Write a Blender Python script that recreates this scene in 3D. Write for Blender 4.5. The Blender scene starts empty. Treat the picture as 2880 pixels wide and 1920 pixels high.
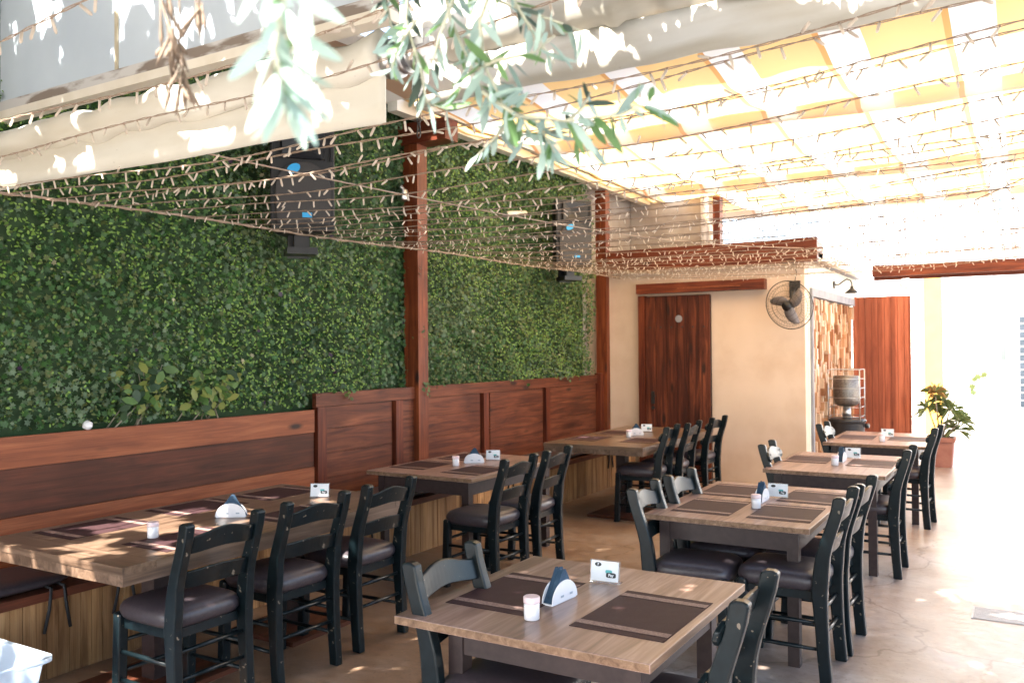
import bpy, bmesh, math, random
import numpy as np
from mathutils import Vector, Matrix
R = math.radians
S = bpy.context.scene
COL = S.collection
random.seed(7); rng = np.random.default_rng(7)

# ------------------------------------------------------------------ camera
F = 2410.0; H = 1.68
yaw, pitch, roll = R(-30.85), R(0.6), R(-0.466)
_f = Vector((math.sin(yaw)*math.cos(pitch), math.cos(yaw)*math.cos(pitch), math.sin(pitch)))
_r0 = Vector((math.cos(yaw), -math.sin(yaw), 0)); _u0 = _r0.cross(_f)
_r = math.cos(roll)*_r0 + math.sin(roll)*_u0; _u = -math.sin(roll)*_r0 + math.cos(roll)*_u0
cam = bpy.data.cameras.new('camera'); cam.sensor_width = 36; cam.lens = F/2880*36
cam.clip_start = 0.05; cam.clip_end = 500
cam.dof.use_dof = True; cam.dof.focus_distance = 3.6; cam.dof.aperture_fstop = 5.0
co = bpy.data.objects.new('camera', cam); COL.objects.link(co)
M = Matrix(((_r.x, _u.x, -_f.x, 0), (_r.y, _u.y, -_f.y, 0), (_r.z, _u.z, -_f.z, H), (0, 0, 0, 1)))
co.matrix_world = M; S.camera = co
def W(px, py, d):   # a place in the courtyard d metres ahead of the viewpoint (survey of the photo, 2880 px wide)
    return Vector((0, 0, H)) + d*((px-1440)/F*_r - (py-960)/F*_u + _f)

# ------------------------------------------------------------------ light
SUN = Vector((-0.16, -0.56, 0.81)).normalized()
w = bpy.data.worlds.new('World'); S.world = w; w.use_nodes = True
nt = w.node_tree; bg = nt.nodes['Background']; sky = nt.nodes.new('ShaderNodeTexSky')
sky.sky_type = 'NISHITA'; sky.sun_disc = False
sky.sun_elevation = math.asin(SUN.z); sky.sun_rotation = math.atan2(SUN.x, SUN.y)
sky.air_density = 1.0; sky.dust_density = 2.5; sky.ozone_density = 1.0
nt.links.new(sky.outputs[0], bg.inputs[0]); bg.inputs[1].default_value = 0.15
sl = bpy.data.lights.new('sun', 'SUN'); sl.energy = 4.6; sl.angle = R(0.5); sl.color = (1, .95, .87)
so = bpy.data.objects.new('sun', sl); COL.objects.link(so)
so.rotation_euler = SUN.to_track_quat('Z', 'Y').to_euler(); so.location = (0, -5, 12)
S.view_settings.view_transform = 'Standard'; S.view_settings.look = 'None'
S.view_settings.exposure = 2.82; S.view_settings.gamma = 1

# ------------------------------------------------------------------ materials
def mat(name, col, rough=.6, metal=0, spec=.5, coat=0):
    m = bpy.data.materials.new(name); m.use_nodes = True
    b = m.node_tree.nodes['Principled BSDF']
    b.inputs['Base Color'].default_value = (*col, 1); b.inputs['Roughness'].default_value = rough
    b.inputs['Metallic'].default_value = metal; b.inputs['Specular IOR Level'].default_value = spec
    b.inputs['Coat Weight'].default_value = coat
    return m
def N(m, t, **k):
    n = m.node_tree.nodes.new(t)
    for a, v in k.items():
        if a in n.inputs: n.inputs[a].default_value = v
        else: setattr(n, a, v)
    return n
def LK(m, a, b): m.node_tree.links.new(a, b)
def ramp(m, fac, stops):
    n = N(m, 'ShaderNodeValToRGB'); e = n.color_ramp.elements
    while len(e) < len(stops): e.new(.5)
    for i, (p, c) in enumerate(stops): e[i].position = p; e[i].color = (*c, 1)
    LK(m, fac, n.inputs[0]); return n
def coords(m, scale=(1, 1, 1), kind='Object', rot=(0, 0, 0)):
    tc = N(m, 'ShaderNodeTexCoord'); mp = N(m, 'ShaderNodeMapping')
    mp.inputs['Scale'].default_value = scale; mp.inputs['Rotation'].default_value = rot
    LK(m, tc.outputs[kind], mp.inputs[0]); return mp.outputs[0]
def bump(m, h, strength=.3, dist=.01):
    b = N(m, 'ShaderNodeBump'); b.inputs['Strength'].default_value = strength; b.inputs['Distance'].default_value = dist
    LK(m, h, b.inputs['Height']); LK(m, b.outputs[0], m.node_tree.nodes['Principled BSDF'].inputs['Normal'])
def P(m): return m.node_tree.nodes['Principled BSDF']
def noisy(name, c1, c2, scale=8, rough=.6, stretch=(1, 1, 1), bmp=.2, detail=5, lo=.35, hi=.65, metal=0, spec=.5, dist=.004, coat=0):
    m = mat(name, c1, rough, metal, spec, coat)
    n = N(m, 'ShaderNodeTexNoise', Scale=scale, Detail=detail); LK(m, coords(m, stretch), n.inputs['Vector'])
    r = ramp(m, n.outputs[0], [(lo, c1), (hi, c2)]); LK(m, r.outputs[0], P(m).inputs['Base Color'])
    if bmp: bump(m, n.outputs[0], bmp, dist)
    return m
def wood(name, dark, mid, light, axis='Y', scale=1.0, rough=.45, knots=True, contrast=1.0, planks=None, coat=0, knot_col=(.03, .012, .008)):
    """grain runs along axis (object space); planks=(axis index, width) varies the tone board by board"""
    m = mat(name, mid, rough, coat=coat, spec=.5 if 'laminate' in name or 'oak' in name else .28)
    st = {'X': (.6, 9, 9), 'Y': (9, .6, 9), 'Z': (9, 9, .6)}[axis]
    vec = coords(m, tuple(s*scale for s in st))
    n1 = N(m, 'ShaderNodeTexNoise', Scale=2.2, Detail=8, Roughness=.62, Distortion=1.1); LK(m, vec, n1.inputs['Vector'])
    r = ramp(m, n1.outputs[0], [(.28, dark), (.5, mid), (.72, light)])
    st2 = {'X': (1.2, 60, 60), 'Y': (60, 1.2, 60), 'Z': (60, 60, 1.2)}[axis]
    n2 = N(m, 'ShaderNodeTexNoise', Scale=2.5*scale, Detail=3); LK(m, coords(m, st2), n2.inputs['Vector'])
    mx = N(m, 'ShaderNodeMix', data_type='RGBA', blend_type='MULTIPLY'); mx.inputs[0].default_value = .45 if knots else .3
    r2 = ramp(m, n2.outputs[0], [(.3, (.55, .5, .48)), (.6, (1, 1, 1))])
    LK(m, r.outputs[0], mx.inputs[6]); LK(m, r2.outputs[0], mx.inputs[7]); out = mx.outputs[2]
    # broad wear blotches
    n3 = N(m, 'ShaderNodeTexNoise', Scale=1.7, Detail=3); LK(m, coords(m), n3.inputs['Vector'])
    mx3 = N(m, 'ShaderNodeMix', data_type='RGBA', blend_type='MULTIPLY'); mx3.inputs[0].default_value = .6*contrast
    r3 = ramp(m, n3.outputs[0], [(.35, (.5, .45, .42)), (.65, (1.1, 1.1, 1.1))])
    LK(m, out, mx3.inputs[6]); LK(m, r3.outputs[0], mx3.inputs[7]); out = mx3.outputs[2]
    if knots:
        kv = {'X': (1.6, 5, 5), 'Y': (5, 1.6, 5), 'Z': (5, 5, 1.6)}[axis]
        v = N(m, 'ShaderNodeTexVoronoi', Scale=1.0); LK(m, coords(m, kv), v.inputs['Vector'])
        rk = ramp(m, v.outputs['Distance'], [(.07, (1, 1, 1)), (.16, (0, 0, 0))])
        mk = N(m, 'ShaderNodeMix', data_type='RGBA'); LK(m, rk.outputs[0], mk.inputs[0])
        LK(m, out, mk.inputs[6]); mk.inputs[7].default_value = (*knot_col, 1); out = mk.outputs[2]
    if planks:
        ax, wd = planks
        sep = N(m, 'ShaderNodeSeparateXYZ'); LK(m, coords(m), sep.inputs[0])
        dv = N(m, 'ShaderNodeMath', operation='DIVIDE'); LK(m, sep.outputs[ax], dv.inputs[0]); dv.inputs[1].default_value = wd
        fl = N(m, 'ShaderNodeMath', operation='FLOOR'); LK(m, dv.outputs[0], fl.inputs[0])
        wn = N(m, 'ShaderNodeTexWhiteNoise', noise_dimensions='1D'); LK(m, fl.outputs[0], wn.inputs['W'])
        rp = ramp(m, wn.outputs[0], [(0, (.6, .55, .55)), (1, (1.15, 1.15, 1.15))])
        mp = N(m, 'ShaderNodeMix', data_type='RGBA', blend_type='MULTIPLY'); mp.inputs[0].default_value = 1
        LK(m, out, mp.inputs[6]); LK(m, rp.outputs[0], mp.inputs[7]); out = mp.outputs[2]
    LK(m, out, P(m).inputs['Base Color']); bump(m, n2.outputs[0], .25, .002)
    return m
RED = dict(dark=(.050, .014, .008), mid=(.145, .041, .019), light=(.26, .085, .038))
m_redy = wood('red_stained_pine_lengthwise', **RED, axis='Y', rough=.5)
m_redtop = wood('orange_stained_pine', (.17, .044, .018), (.28, .082, .032), (.37, .125, .052), axis='Y', rough=.48, contrast=.4)
m_reddark = wood('dark_stained_pine', (.055, .018, .010), (.10, .032, .016), (.16, .042, .02), axis='Y', rough=.55)
m_redz = wood('red_stained_pine_upright', (.05, .010, .006), (.13, .028, .012), (.24, .062, .024), axis='Z', rough=.45)
m_post = wood('red_post_timber', (.075, .017, .008), (.19, .045, .016), (.32, .09, .032), axis='Z', rough=.42)
m_door = wood('old_door_planks', (.04, .010, .006), (.13, .033, .016), (.34, .10, .042), axis='Z', rough=.45, planks=(0, .1425))
m_redpanel = wood('terracotta_red_planks', (.26, .070, .036), (.42, .125, .066), (.50, .165, .09), axis='Z', rough=.7, contrast=.15, planks=(0, .09), knot_col=(.12, .02, .012))
m_redx = wood('red_stained_beam', (.055, .011, .006), (.15, .033, .014), (.25, .065, .025), axis='X', rough=.45)
m_walnut = wood('walnut_laminate', (.10, .054, .042), (.29, .178, .140), (.49, .345, .29), axis='Y', scale=.75, rough=.3, knots=False, contrast=.25)
m_walnut_edge = wood('walnut_edge_band', (.11, .062, .036), (.22, .13, .078), (.34, .22, .14), axis='Y', scale=1.4, rough=.4, knots=False, contrast=.25)
m_rustic = wood('rustic_oak_laminate', (.07, .042, .027), (.165, .105, .070), (.27, .18, .125), axis='Y', scale=1.1, rough=.3, knots=False, contrast=.5)
m_rusticx = wood('rustic_oak_crosswise', (.07, .042, .027), (.165, .105, .070), (.27, .18, .125), axis='X', scale=1.1, rough=.3, knots=False, contrast=.5)
m_frame = noisy('brown_painted_table_frame', (.032, .020, .019), (.044, .028, .026), 30, .45, bmp=.1, spec=.35)
m_clad = wood('bleached_cane_cladding', (.26, .125, .048), (.45, .25, .105), (.58, .35, .165), axis='Z', rough=.7, contrast=.9, planks=(1, .0625), knots=True, knot_col=(.16, .08, .04))
m_chair = noisy('petrol_black_chair_paint', (.0028, .0062, .0078), (.005, .0105, .013), 25, .30, bmp=.12, spec=.30, dist=.002)
# chips of paint
_n = N(m_chair, 'ShaderNodeTexNoise', Scale=38, Detail=2); LK(m_chair, coords(m_chair), _n.inputs['Vector'])
_rr = ramp(m_chair, _n.outputs[0], [(.705, (0, 0, 0)), (.72, (1, 1, 1))])
_mx = N(m_chair, 'ShaderNodeMix', data_type='RGBA'); LK(m_chair, _rr.outputs[0], _mx.inputs[0])
LK(m_chair, P(m_chair).inputs['Base Color'].links[0].from_socket, _mx.inputs[6]); _mx.inputs[7].default_value = (.16, .13, .10, 1)
LK(m_chair, _mx.outputs[2], P(m_chair).inputs['Base Color'])
m_vinyl = noisy('mauve_brown_vinyl', (.038, .029, .034), (.052, .040, .045), 60, .38, bmp=.35, dist=.001)
m_mat = noisy('brown_woven_vinyl', (.040, .019, .021), (.054, .028, .030), 240, .6, bmp=.4, dist=.0006, spec=.12)
m_matstripe = noisy('tan_woven_band', (.17, .10, .085), (.30, .20, .17), 160, .55, bmp=.4, dist=.0006, spec=.25)
m_cream = noisy('cream_lacquer', (.62, .56, .46), (.7, .64, .55), 6, .4, bmp=.05)
m_black = mat('black_plastic', (.014, .014, .016), .4)
m_grille = noisy('speaker_grille', (.022, .019, .018), (.040, .034, .032), 420, .55, bmp=.6, dist=.001)
m_dgrey = mat('dark_grey_plastic', (.010, .010, .011), .55)
m_blue = mat('sky_blue_plastic', (.03, .34, .68), .4)
m_white = noisy('white_ceramic', (.74, .72, .74), (.8, .78, .79), 9, .25, bmp=0)
m_pinklid = mat('pink_lid', (.72, .55, .56), .35)
m_navy = noisy('navy_paper', (.016, .045, .085), (.03, .07, .12), 40, .8, bmp=.3)
m_paper = noisy('white_card', (.76, .78, .8), (.82, .83, .85), 20, .45, bmp=0)
m_ink = mat('black_ink', (.02, .022, .025), .5); m_teal = mat('teal_ink', (.1, .42, .42), .5); m_grey = mat('grey_ink', (.33, .37, .42), .5)
m_steel = mat('galvanised_steel', (.5, .5, .5), .35, 1); m_iron = mat('dark_iron', (.04, .038, .036), .45, .6)
m_plaster = noisy('peach_plaster', (.66, .50, .38), (.71, .55, .43), 2.2, .85, bmp=.15)
m_plasterc = noisy('cream_plaster', (.70, .64, .50), (.77, .71, .58), 2.5, .85, bmp=.15)
m_whitew = noisy('whitewashed_wall', (.74, .73, .70), (.82, .81, .79), 1.4, .9, bmp=.2)
m_greyw = noisy('weathered_grey_render', (.30, .26, .235), (.42, .38, .35), 3, .9, bmp=.3)
m_terra = noisy('terracotta', (.26, .10, .07), (.34, .145, .10), 7, .75, bmp=.2)
m_soil = noisy('potting_soil', (.05, .03, .02), (.09, .06, .04), 40, .95, bmp=.8)
m_slab = noisy('grey_concrete_lintel', (.22, .22, .24), (.3, .3, .32), 8, .8, bmp=.2)
m_cord = noisy('twisted_brown_flex', (.22, .155, .11), (.36, .26, .19), 300, .6, bmp=.6, dist=.001)
m_bulb = mat('milky_bulb', (.62, .55, .49), .35)
P(m_bulb).inputs['Subsurface Weight'].default_value = .0
_t = N(m_bulb, 'ShaderNodeBsdfTranslucent'); _t.inputs[0].default_value = (.85, .78, .7, 1); _mx = N(m_bulb, 'ShaderNodeMixShader'); _mx.inputs[0].default_value = .7
_o = m_bulb.node_tree.nodes['Material Output']; LK(m_bulb, P(m_bulb).outputs[0], _mx.inputs[1]); LK(m_bulb, _t.outputs[0], _mx.inputs[2]); LK(m_bulb, _mx.outputs[0], _o.inputs[0])
m_glass = mat('heater_glass', (.9, .92, .92), .05); P(m_glass).inputs['Transmission Weight'].default_value = .9; P(m_glass).inputs['IOR'].default_value = 1.2
m_acryl = mat('clear_acrylic', (.95, .97, 1), .04); P(m_acryl).inputs['Transmission Weight'].default_value = .92; P(m_acryl).inputs['IOR'].default_value = 1.3
m_box = mat('frosted_polypropylene', (.75, .83, .92), .28); P(m_box).inputs['Transmission Weight'].default_value = .62; P(m_box).inputs['IOR'].default_value = 1.12
m_strap = mat('black_strap', (.02, .018, .018), .7)
m_bark = noisy('olive_bark', (.16, .13, .10), (.30, .26, .2), 14, .9, (1, 1, .3), .8)
m_twig = noisy('pale_twig', (.33, .33, .24), (.45, .44, .34), 30, .8, bmp=.2)
m_pod = noisy('dry_brown_pod', (.09, .06, .04), (.20, .14, .095), 25, .75, bmp=.3)

def leafmat(name, c1, c2, trans=.3, rough=.5, scale=6):
    m = mat(name, c1, rough); nn = m.node_tree
    n = N(m, 'ShaderNodeTexNoise', Scale=scale, Detail=3); LK(m, coords(m), n.inputs['Vector'])
    r = ramp(m, n.outputs[0], [(.35, c1), (.65, c2)]); LK(m, r.outputs[0], P(m).inputs['Base Color'])
    tr = N(m, 'ShaderNodeBsdfTranslucent'); LK(m, r.outputs[0], tr.inputs[0])
    mx = N(m, 'ShaderNodeMixShader'); mx.inputs[0].default_value = trans
    out = nn.nodes['Material Output']; LK(m, P(m).outputs[0], mx.inputs[1]); LK(m, tr.outputs[0], mx.inputs[2]); LK(m, mx.outputs[0], out.inputs[0])
    return m
ivy = [leafmat('ivy_deep', (.02, .058, .02), (.038, .095, .03), .15), leafmat('ivy_mid', (.042, .115, .03), (.07, .165, .044), .2),
       leafmat('ivy_greyish', (.085, .145, .078), (.13, .195, .105), .15), leafmat('ivy_lime', (.15, .27, .045), (.22, .36, .07), .25),
       leafmat('ivy_olive', (.08, .11, .028), (.12, .15, .045), .2), leafmat('ivy_cream', (.33, .30, .18), (.45, .42, .28), .1),
       leafmat('ivy_purple', (.03, .012, .035), (.05, .02, .06), .1)]
m_hedgeback = noisy('hedge_backing', (.018, .042, .014), (.03, .066, .022), 12, .9, bmp=.5)
m_olive = [leafmat('olive_leaf_pale', (.30, .42, .37), (.42, .54, .48), .3), leafmat('olive_leaf_grey', (.20, .29, .27), (.28, .38, .35), .25),
           leafmat('olive_leaf_green', (.10, .20, .07), (.17, .30, .12), .4), leafmat('olive_leaf_dark', (.035, .06, .045), (.06, .09, .07), .2)]
m_crown = leafmat('olive_crown_leaf', (.05, .085, .05), (.09, .13, .08), .1)
m_shrub = [leafmat('shrub_leaf', (.08, .16, .04), (.13, .23, .06), .25), leafmat('shrub_leaf_yellow', (.20, .24, .05), (.28, .30, .08), .3), leafmat('shrub_leaf_dark', (.02, .05, .018), (.035, .08, .03), .2)]
m_spiky = [leafmat('spiky_leaf_green', (.20, .28, .10), (.28, .36, .14), .3), leafmat('spiky_leaf_orange', (.40, .24, .08), (.55, .36, .14), .3)]

_v = N(m_plaster, 'ShaderNodeTexNoise', Scale=1.1, Detail=6, Roughness=.6); LK(m_plaster, coords(m_plaster), _v.inputs['Vector'])
_w = ramp(m_plaster, _v.outputs[0], [(.33, (.93, .89, .85)), (.5, (1, 1, 1))]); _q = N(m_plaster, 'ShaderNodeMix', data_type='RGBA', blend_type='MULTIPLY'); _q.inputs[0].default_value = 1
LK(m_plaster, P(m_plaster).inputs['Base Color'].links[0].from_socket, _q.inputs[6]); LK(m_plaster, _w.outputs[0], _q.inputs[7]); LK(m_plaster, _q.outputs[2], P(m_plaster).inputs['Base Color'])
# concrete floor
m_floor = mat('stained_polished_concrete', (.3, .22, .15), .4)
_n1 = N(m_floor, 'ShaderNodeTexNoise', Scale=.9, Detail=7, Roughness=.65); LK(m_floor, coords(m_floor), _n1.inputs['Vector'])
_n2 = N(m_floor, 'ShaderNodeTexNoise', Scale=9, Detail=6, Roughness=.7, Distortion=.8); LK(m_floor, coords(m_floor, (1, 1.8, 1)), _n2.inputs['Vector'])
_r1 = ramp(m_floor, _n1.outputs[0], [(.32, (.20, .130, .092)), (.5, (.30, .235, .185)), (.66, (.38, .335, .30))])
_r2 = ramp(m_floor, _n2.outputs[0], [(.3, (.62, .56, .5)), (.52, (1, 1, 1)), (.75, (1.25, 1.25, 1.28))])
_m = N(m_floor, 'ShaderNodeMix', data_type='RGBA', blend_type='MULTIPLY'); _m.inputs[0].default_value = .85
LK(m_floor, _r1.outputs[0], _m.inputs[6]); LK(m_floor, _r2.outputs[0], _m.inputs[7])
# stain browner beside the benches; pale sky light painted into the walkway colour
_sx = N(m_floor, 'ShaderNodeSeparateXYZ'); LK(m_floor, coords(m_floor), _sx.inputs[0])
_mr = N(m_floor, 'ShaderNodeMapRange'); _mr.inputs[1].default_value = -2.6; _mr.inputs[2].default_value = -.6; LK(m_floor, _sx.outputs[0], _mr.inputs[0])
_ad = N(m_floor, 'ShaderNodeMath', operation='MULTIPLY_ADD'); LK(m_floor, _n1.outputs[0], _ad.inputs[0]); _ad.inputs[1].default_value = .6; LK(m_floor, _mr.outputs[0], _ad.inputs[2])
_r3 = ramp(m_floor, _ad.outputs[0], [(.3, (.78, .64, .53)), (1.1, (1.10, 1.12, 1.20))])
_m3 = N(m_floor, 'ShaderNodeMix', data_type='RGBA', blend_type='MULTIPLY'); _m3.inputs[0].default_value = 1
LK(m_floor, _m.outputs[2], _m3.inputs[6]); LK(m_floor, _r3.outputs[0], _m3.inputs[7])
# hairline cracks, dark scuffs and pale worn spots
_vc = N(m_floor, 'ShaderNodeTexVoronoi', feature='DISTANCE_TO_EDGE', Scale=.55); _wv = N(m_floor, 'ShaderNodeTexNoise', Scale=2.5, Detail=5); LK(m_floor, coords(m_floor), _wv.inputs['Vector'])
_vm = N(m_floor, 'ShaderNodeVectorMath', operation='MULTIPLY_ADD'); LK(m_floor, _wv.outputs['Color'], _vm.inputs[0]); _vm.inputs[1].default_value = (.5, .5, .5); LK(m_floor, coords(m_floor), _vm.inputs[2]); LK(m_floor, _vm.outputs[0], _vc.inputs['Vector'])
_cr = ramp(m_floor, _vc.outputs['Distance'], [(.002, (.45, .4, .36)), (.007, (1, 1, 1))])
_sp = N(m_floor, 'ShaderNodeTexNoise', Scale=26, Detail=4, Roughness=.75); LK(m_floor, coords(m_floor), _sp.inputs['Vector'])
_sr = ramp(m_floor, _sp.outputs[0], [(.33, (.6, .55, .5)), (.40, (1, 1, 1)), (.64, (1, 1, 1)), (.70, (1.35, 1.35, 1.35))])
_ma = N(m_floor, 'ShaderNodeMix', data_type='RGBA', blend_type='MULTIPLY'); _ma.inputs[0].default_value = .7; LK(m_floor, _m3.outputs[2], _ma.inputs[6]); LK(m_floor, _cr.outputs[0], _ma.inputs[7])
_m3 = N(m_floor, 'ShaderNodeMix', data_type='RGBA', blend_type='MULTIPLY'); _m3.inputs[0].default_value = .8; LK(m_floor, _ma.outputs[2], _m3.inputs[6]); LK(m_floor, _sr.outputs[0], _m3.inputs[7])
LK(m_floor, _m3.outputs[2], P(m_floor).inputs['Base Color']); bump(m_floor, _n2.outputs[0], .35, .004)
_rr = ramp(m_floor, _n2.outputs[0], [(.3, (.28,)*3), (.7, (.5,)*3)]); LK(m_floor, _rr.outputs[0], P(m_floor).inputs['Roughness'])
m_street = noisy('pale_street_paving', (.5, .47, .42), (.62, .59, .54), 3, .8, bmp=.2)

# awning fabric: white and yellow stripes along Y, with seams; light comes through it
def fabric(name, white, yellow, seam, trans, off=0.40, period=.82, ww=.27):
    m = mat(name, white, .8); nn = m.node_tree
    sep = N(m, 'ShaderNodeSeparateXYZ'); LK(m, coords(m), sep.inputs[0])
    a = N(m, 'ShaderNodeMath', operation='ADD'); LK(m, sep.outputs[0], a.inputs[0]); a.inputs[1].default_value = 40*period+off
    d = N(m, 'ShaderNodeMath', operation='DIVIDE'); LK(m, a.outputs[0], d.inputs[0]); d.inputs[1].default_value = period
    fr = N(m, 'ShaderNodeMath', operation='FRACT'); LK(m, d.outputs[0], fr.inputs[0])
    r = ramp(m, fr.outputs[0], [(0, white), (ww/period, yellow), (1-.045/period, seam)]); r.color_ramp.interpolation = 'CONSTANT'
    LK(m, r.outputs[0], P(m).inputs['Base Color'])
    tr = N(m, 'ShaderNodeBsdfTranslucent'); LK(m, r.outputs[0], tr.inputs[0])
    mx = N(m, 'ShaderNodeMixShader'); mx.inputs[0].default_value = trans
    out = nn.nodes['Material Output']; LK(m, P(m).outputs[0], mx.inputs[1]); LK(m, tr.outputs[0], mx.inputs[2]); LK(m, mx.outputs[0], out.inputs[0])
    return m
m_fab = fabric('striped_awning_cloth', (.90, .85, .74), (.90, .58, .235), (.74, .37, .12), .375)
m_fabtan = fabric('shaded_striped_awning_cloth', (.72, .66, .58), (.42, .26, .16), (.4, .24, .15), .12, off=.25, period=.62, ww=.24)  # awning cloth with its shade put into the tan stripes
m_tuck = fabric('fold_shaded_awning_cloth', (.64, .58, .53), (.60, .48, .39), (.5, .34, .24), .42)  # browner copy of the cloth; shade of the folds put into its colour
m_canvas = noisy('soiled_cream_canvas', (.50, .45, .36), (.60, .57, .50), 2.0, .75, (.6, 3, 3), .25, lo=.3, hi=.6)
_n = N(m_canvas, 'ShaderNodeTexNoise', Scale=55, Detail=7, Roughness=.75); LK(m_canvas, coords(m_canvas, (.5, 1, 1)), _n.inputs['Vector'])
_r_ = ramp(m_canvas, _n.outputs[0], [(.27, (.55, .5, .45)), (.36, (1, 1, 1))])
_mx = N(m_canvas, 'ShaderNodeMix', data_type='RGBA', blend_type='MULTIPLY'); _mx.inputs[0].default_value = .8
LK(m_canvas, P(m_canvas).inputs['Base Color'].links[0].from_socket, _mx.inputs[6]); LK(m_canvas, _r_.outputs[0], _mx.inputs[7]); LK(m_canvas, _mx.outputs[2], P(m_canvas).inputs['Base Color'])
m_sheet = noisy('milky_plastic_sheet', (.46, .52, .58), (.54, .60, .65), 1.5, .35, bmp=.1)

# ------------------------------------------------------------------ builders
def link(o, parent=None):
    COL.objects.link(o)
    if parent is not None: o.parent = parent
    return o
def thing(name, label, cat, loc=(0, 0, 0), rz=0, group=None, kind=None):
    o = bpy.data.objects.new(name, None); COL.objects.link(o); o.location = loc; o.rotation_euler = (0, 0, rz)
    o.empty_display_size = .1
    return tag(o, label, cat, group, kind)
def tag(o, label=None, cat=None, group=None, kind=None):
    if label: o['label'] = label
    if cat: o['category'] = cat
    if group: o['group'] = group
    if kind: o['kind'] = kind
    return o
def obj(name, bm, m, parent=None, smooth=False, bevel=0, seg=2):
    if bevel:
        bmesh.ops.bevel(bm, geom=[e for e in bm.edges if len(e.link_faces) == 2 and e.calc_face_angle(0) > .6], offset=bevel, segments=seg, affect='EDGES', profile=.5)
    me = bpy.data.meshes.new(name); bm.to_mesh(me); bm.free()
    ms = m if isinstance(m, (list, tuple)) else [m]
    for q in ms: me.materials.append(q)
    if smooth: me.polygons.foreach_set('use_smooth', [True]*len(me.polygons))
    return link(bpy.data.objects.new(name, me), parent)
def BM(): return bmesh.new()
def box(bm, x0, x1, y0, y1, z0, z1, mi=0, mtx=None):
    v = [bm.verts.new((x, y, z)) for z in (z0, z1) for y in (y0, y1) for x in (x0, x1)]
    for f in ((0, 2, 3, 1), (4, 5, 7, 6), (0, 1, 5, 4), (2, 6, 7, 3), (0, 4, 6, 2), (1, 3, 7, 5)):
        bm.faces.new([v[i] for i in f]).material_index = mi
    if mtx is not None: bmesh.ops.transform(bm, matrix=mtx, verts=v)
    return v
def bx(name, a, m, parent=None, bevel=.003, **k):
    bm = BM(); box(bm, *a); return obj(name, bm, m, parent, bevel=bevel, **k)
def tube(bm, pts, rad, n=8, mi=0, caps=True):
    pts = [Vector(p) for p in pts]; rings = []
    rs = rad if isinstance(rad, (list, tuple)) else [rad]*len(pts)
    ref = None
    for i, p in enumerate(pts):
        t = (pts[min(i+1, len(pts)-1)]-pts[max(i-1, 0)]).normalized()
        if ref is None: ref = Vector((0, 0, 1)) if abs(t.z) < .9 else Vector((1, 0, 0))
        a = t.cross(ref).normalized(); b = a.cross(t).normalized(); ref = b
        rings.append([bm.verts.new(p+rs[i]*(math.cos(2*math.pi*k/n)*a+math.sin(2*math.pi*k/n)*b)) for k in range(n)])
    for i in range(len(rings)-1):
        for k in range(n):
            f = bm.faces.new((rings[i][k], rings[i][(k+1) % n], rings[i+1][(k+1) % n], rings[i+1][k])); f.material_index = mi; f.smooth = True
    if caps and n > 2:
        bm.faces.new(rings[0][::-1]).material_index = mi; bm.faces.new(rings[-1]).material_index = mi
def prism(bm, poly, t0, t1, fn, mi=0):
    """poly of 2D points extruded t0..t1; fn(a,b,t)->xyz"""
    A = [bm.verts.new(fn(a, b, t0)) for a, b in poly]; B = [bm.verts.new(fn(a, b, t1)) for a, b in poly]; n = len(poly)
    fs = [bm.faces.new(A[::-1]), bm.faces.new(B)]
    for i in range(n): fs.append(bm.faces.new((A[i], A[(i+1) % n], B[(i+1) % n], B[i])))
    for f in fs: f.material_index = mi
    bmesh.ops.recalc_face_normals(bm, faces=fs)
def lathe(bm, prof, n=24, c=(0, 0, 0), mi=0):
    rings = []
    for r, z in prof:
        rings.append([bm.verts.new((c[0]+r*math.cos(2*math.pi*k/n), c[1]+r*math.sin(2*math.pi*k/n), c[2]+z)) for k in range(n)])
    for i in range(len(rings)-1):
        for k in range(n):
            f = bm.faces.new((rings[i][k], rings[i][(k+1) % n], rings[i+1][(k+1) % n], rings[i+1][k])); f.material_index = mi; f.smooth = True
    bm.faces.new(rings[0][::-1]).material_index = mi; bm.faces.new(rings[-1]).material_index = mi
def superbox(bm, c, a, b, h, e=.35, nu=28, nv=14):
    def sp(v, p): return math.copysign(abs(v)**p, v)
    rows = []
    for j in range(nv+1):
        ph = -math.pi/2+math.pi*j/nv; row = []
        for i in range(nu):
            th = 2*math.pi*i/nu
            row.append(bm.verts.new((c[0]+a*sp(math.cos(ph), .45)*sp(math.cos(th), e), c[1]+b*sp(math.cos(ph), .45)*sp(math.sin(th), e), c[2]+h*sp(math.sin(ph), .8))))
        rows.append(row)
    for j in range(nv):
        for i in range(nu):
            bm.faces.new((rows[j][i], rows[j][(i+1) % nu], rows[j+1][(i+1) % nu], rows[j+1][i]))
    bmesh.ops.remove_doubles(bm, verts=bm.verts, dist=1e-5)
def copy_tree(o, parent=None):
    c = o.copy(); COL.objects.link(c)
    if parent is not None: c.parent = parent
    for ch in [q for q in ALL_CHILDREN(o)]: copy_tree(ch, c)
    return c
def ALL_CHILDREN(o): return [q for q in bpy.data.objects if q.parent == o]
def leaves_mesh(name, V, Fc, mi, mats, parent=None):
    me = bpy.data.meshes.new(name); V = np.asarray(V, dtype=np.float32)
    n = len(Fc); k = Fc.shape[1]
    me.vertices.add(len(V)); me.vertices.foreach_set('co', V.ravel())
    me.loops.add(n*k); me.loops.foreach_set('vertex_index', Fc.astype(np.int32).ravel())
    me.polygons.add(n); me.polygons.foreach_set('loop_start', np.arange(0, n*k, k, dtype=np.int32))
    me.polygons.foreach_set('material_index', np.asarray(mi, dtype=np.int32))
    for q in mats: me.materials.append(q)
    me.update(calc_edges=True); return link(bpy.data.objects.new(name, me), parent)
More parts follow.
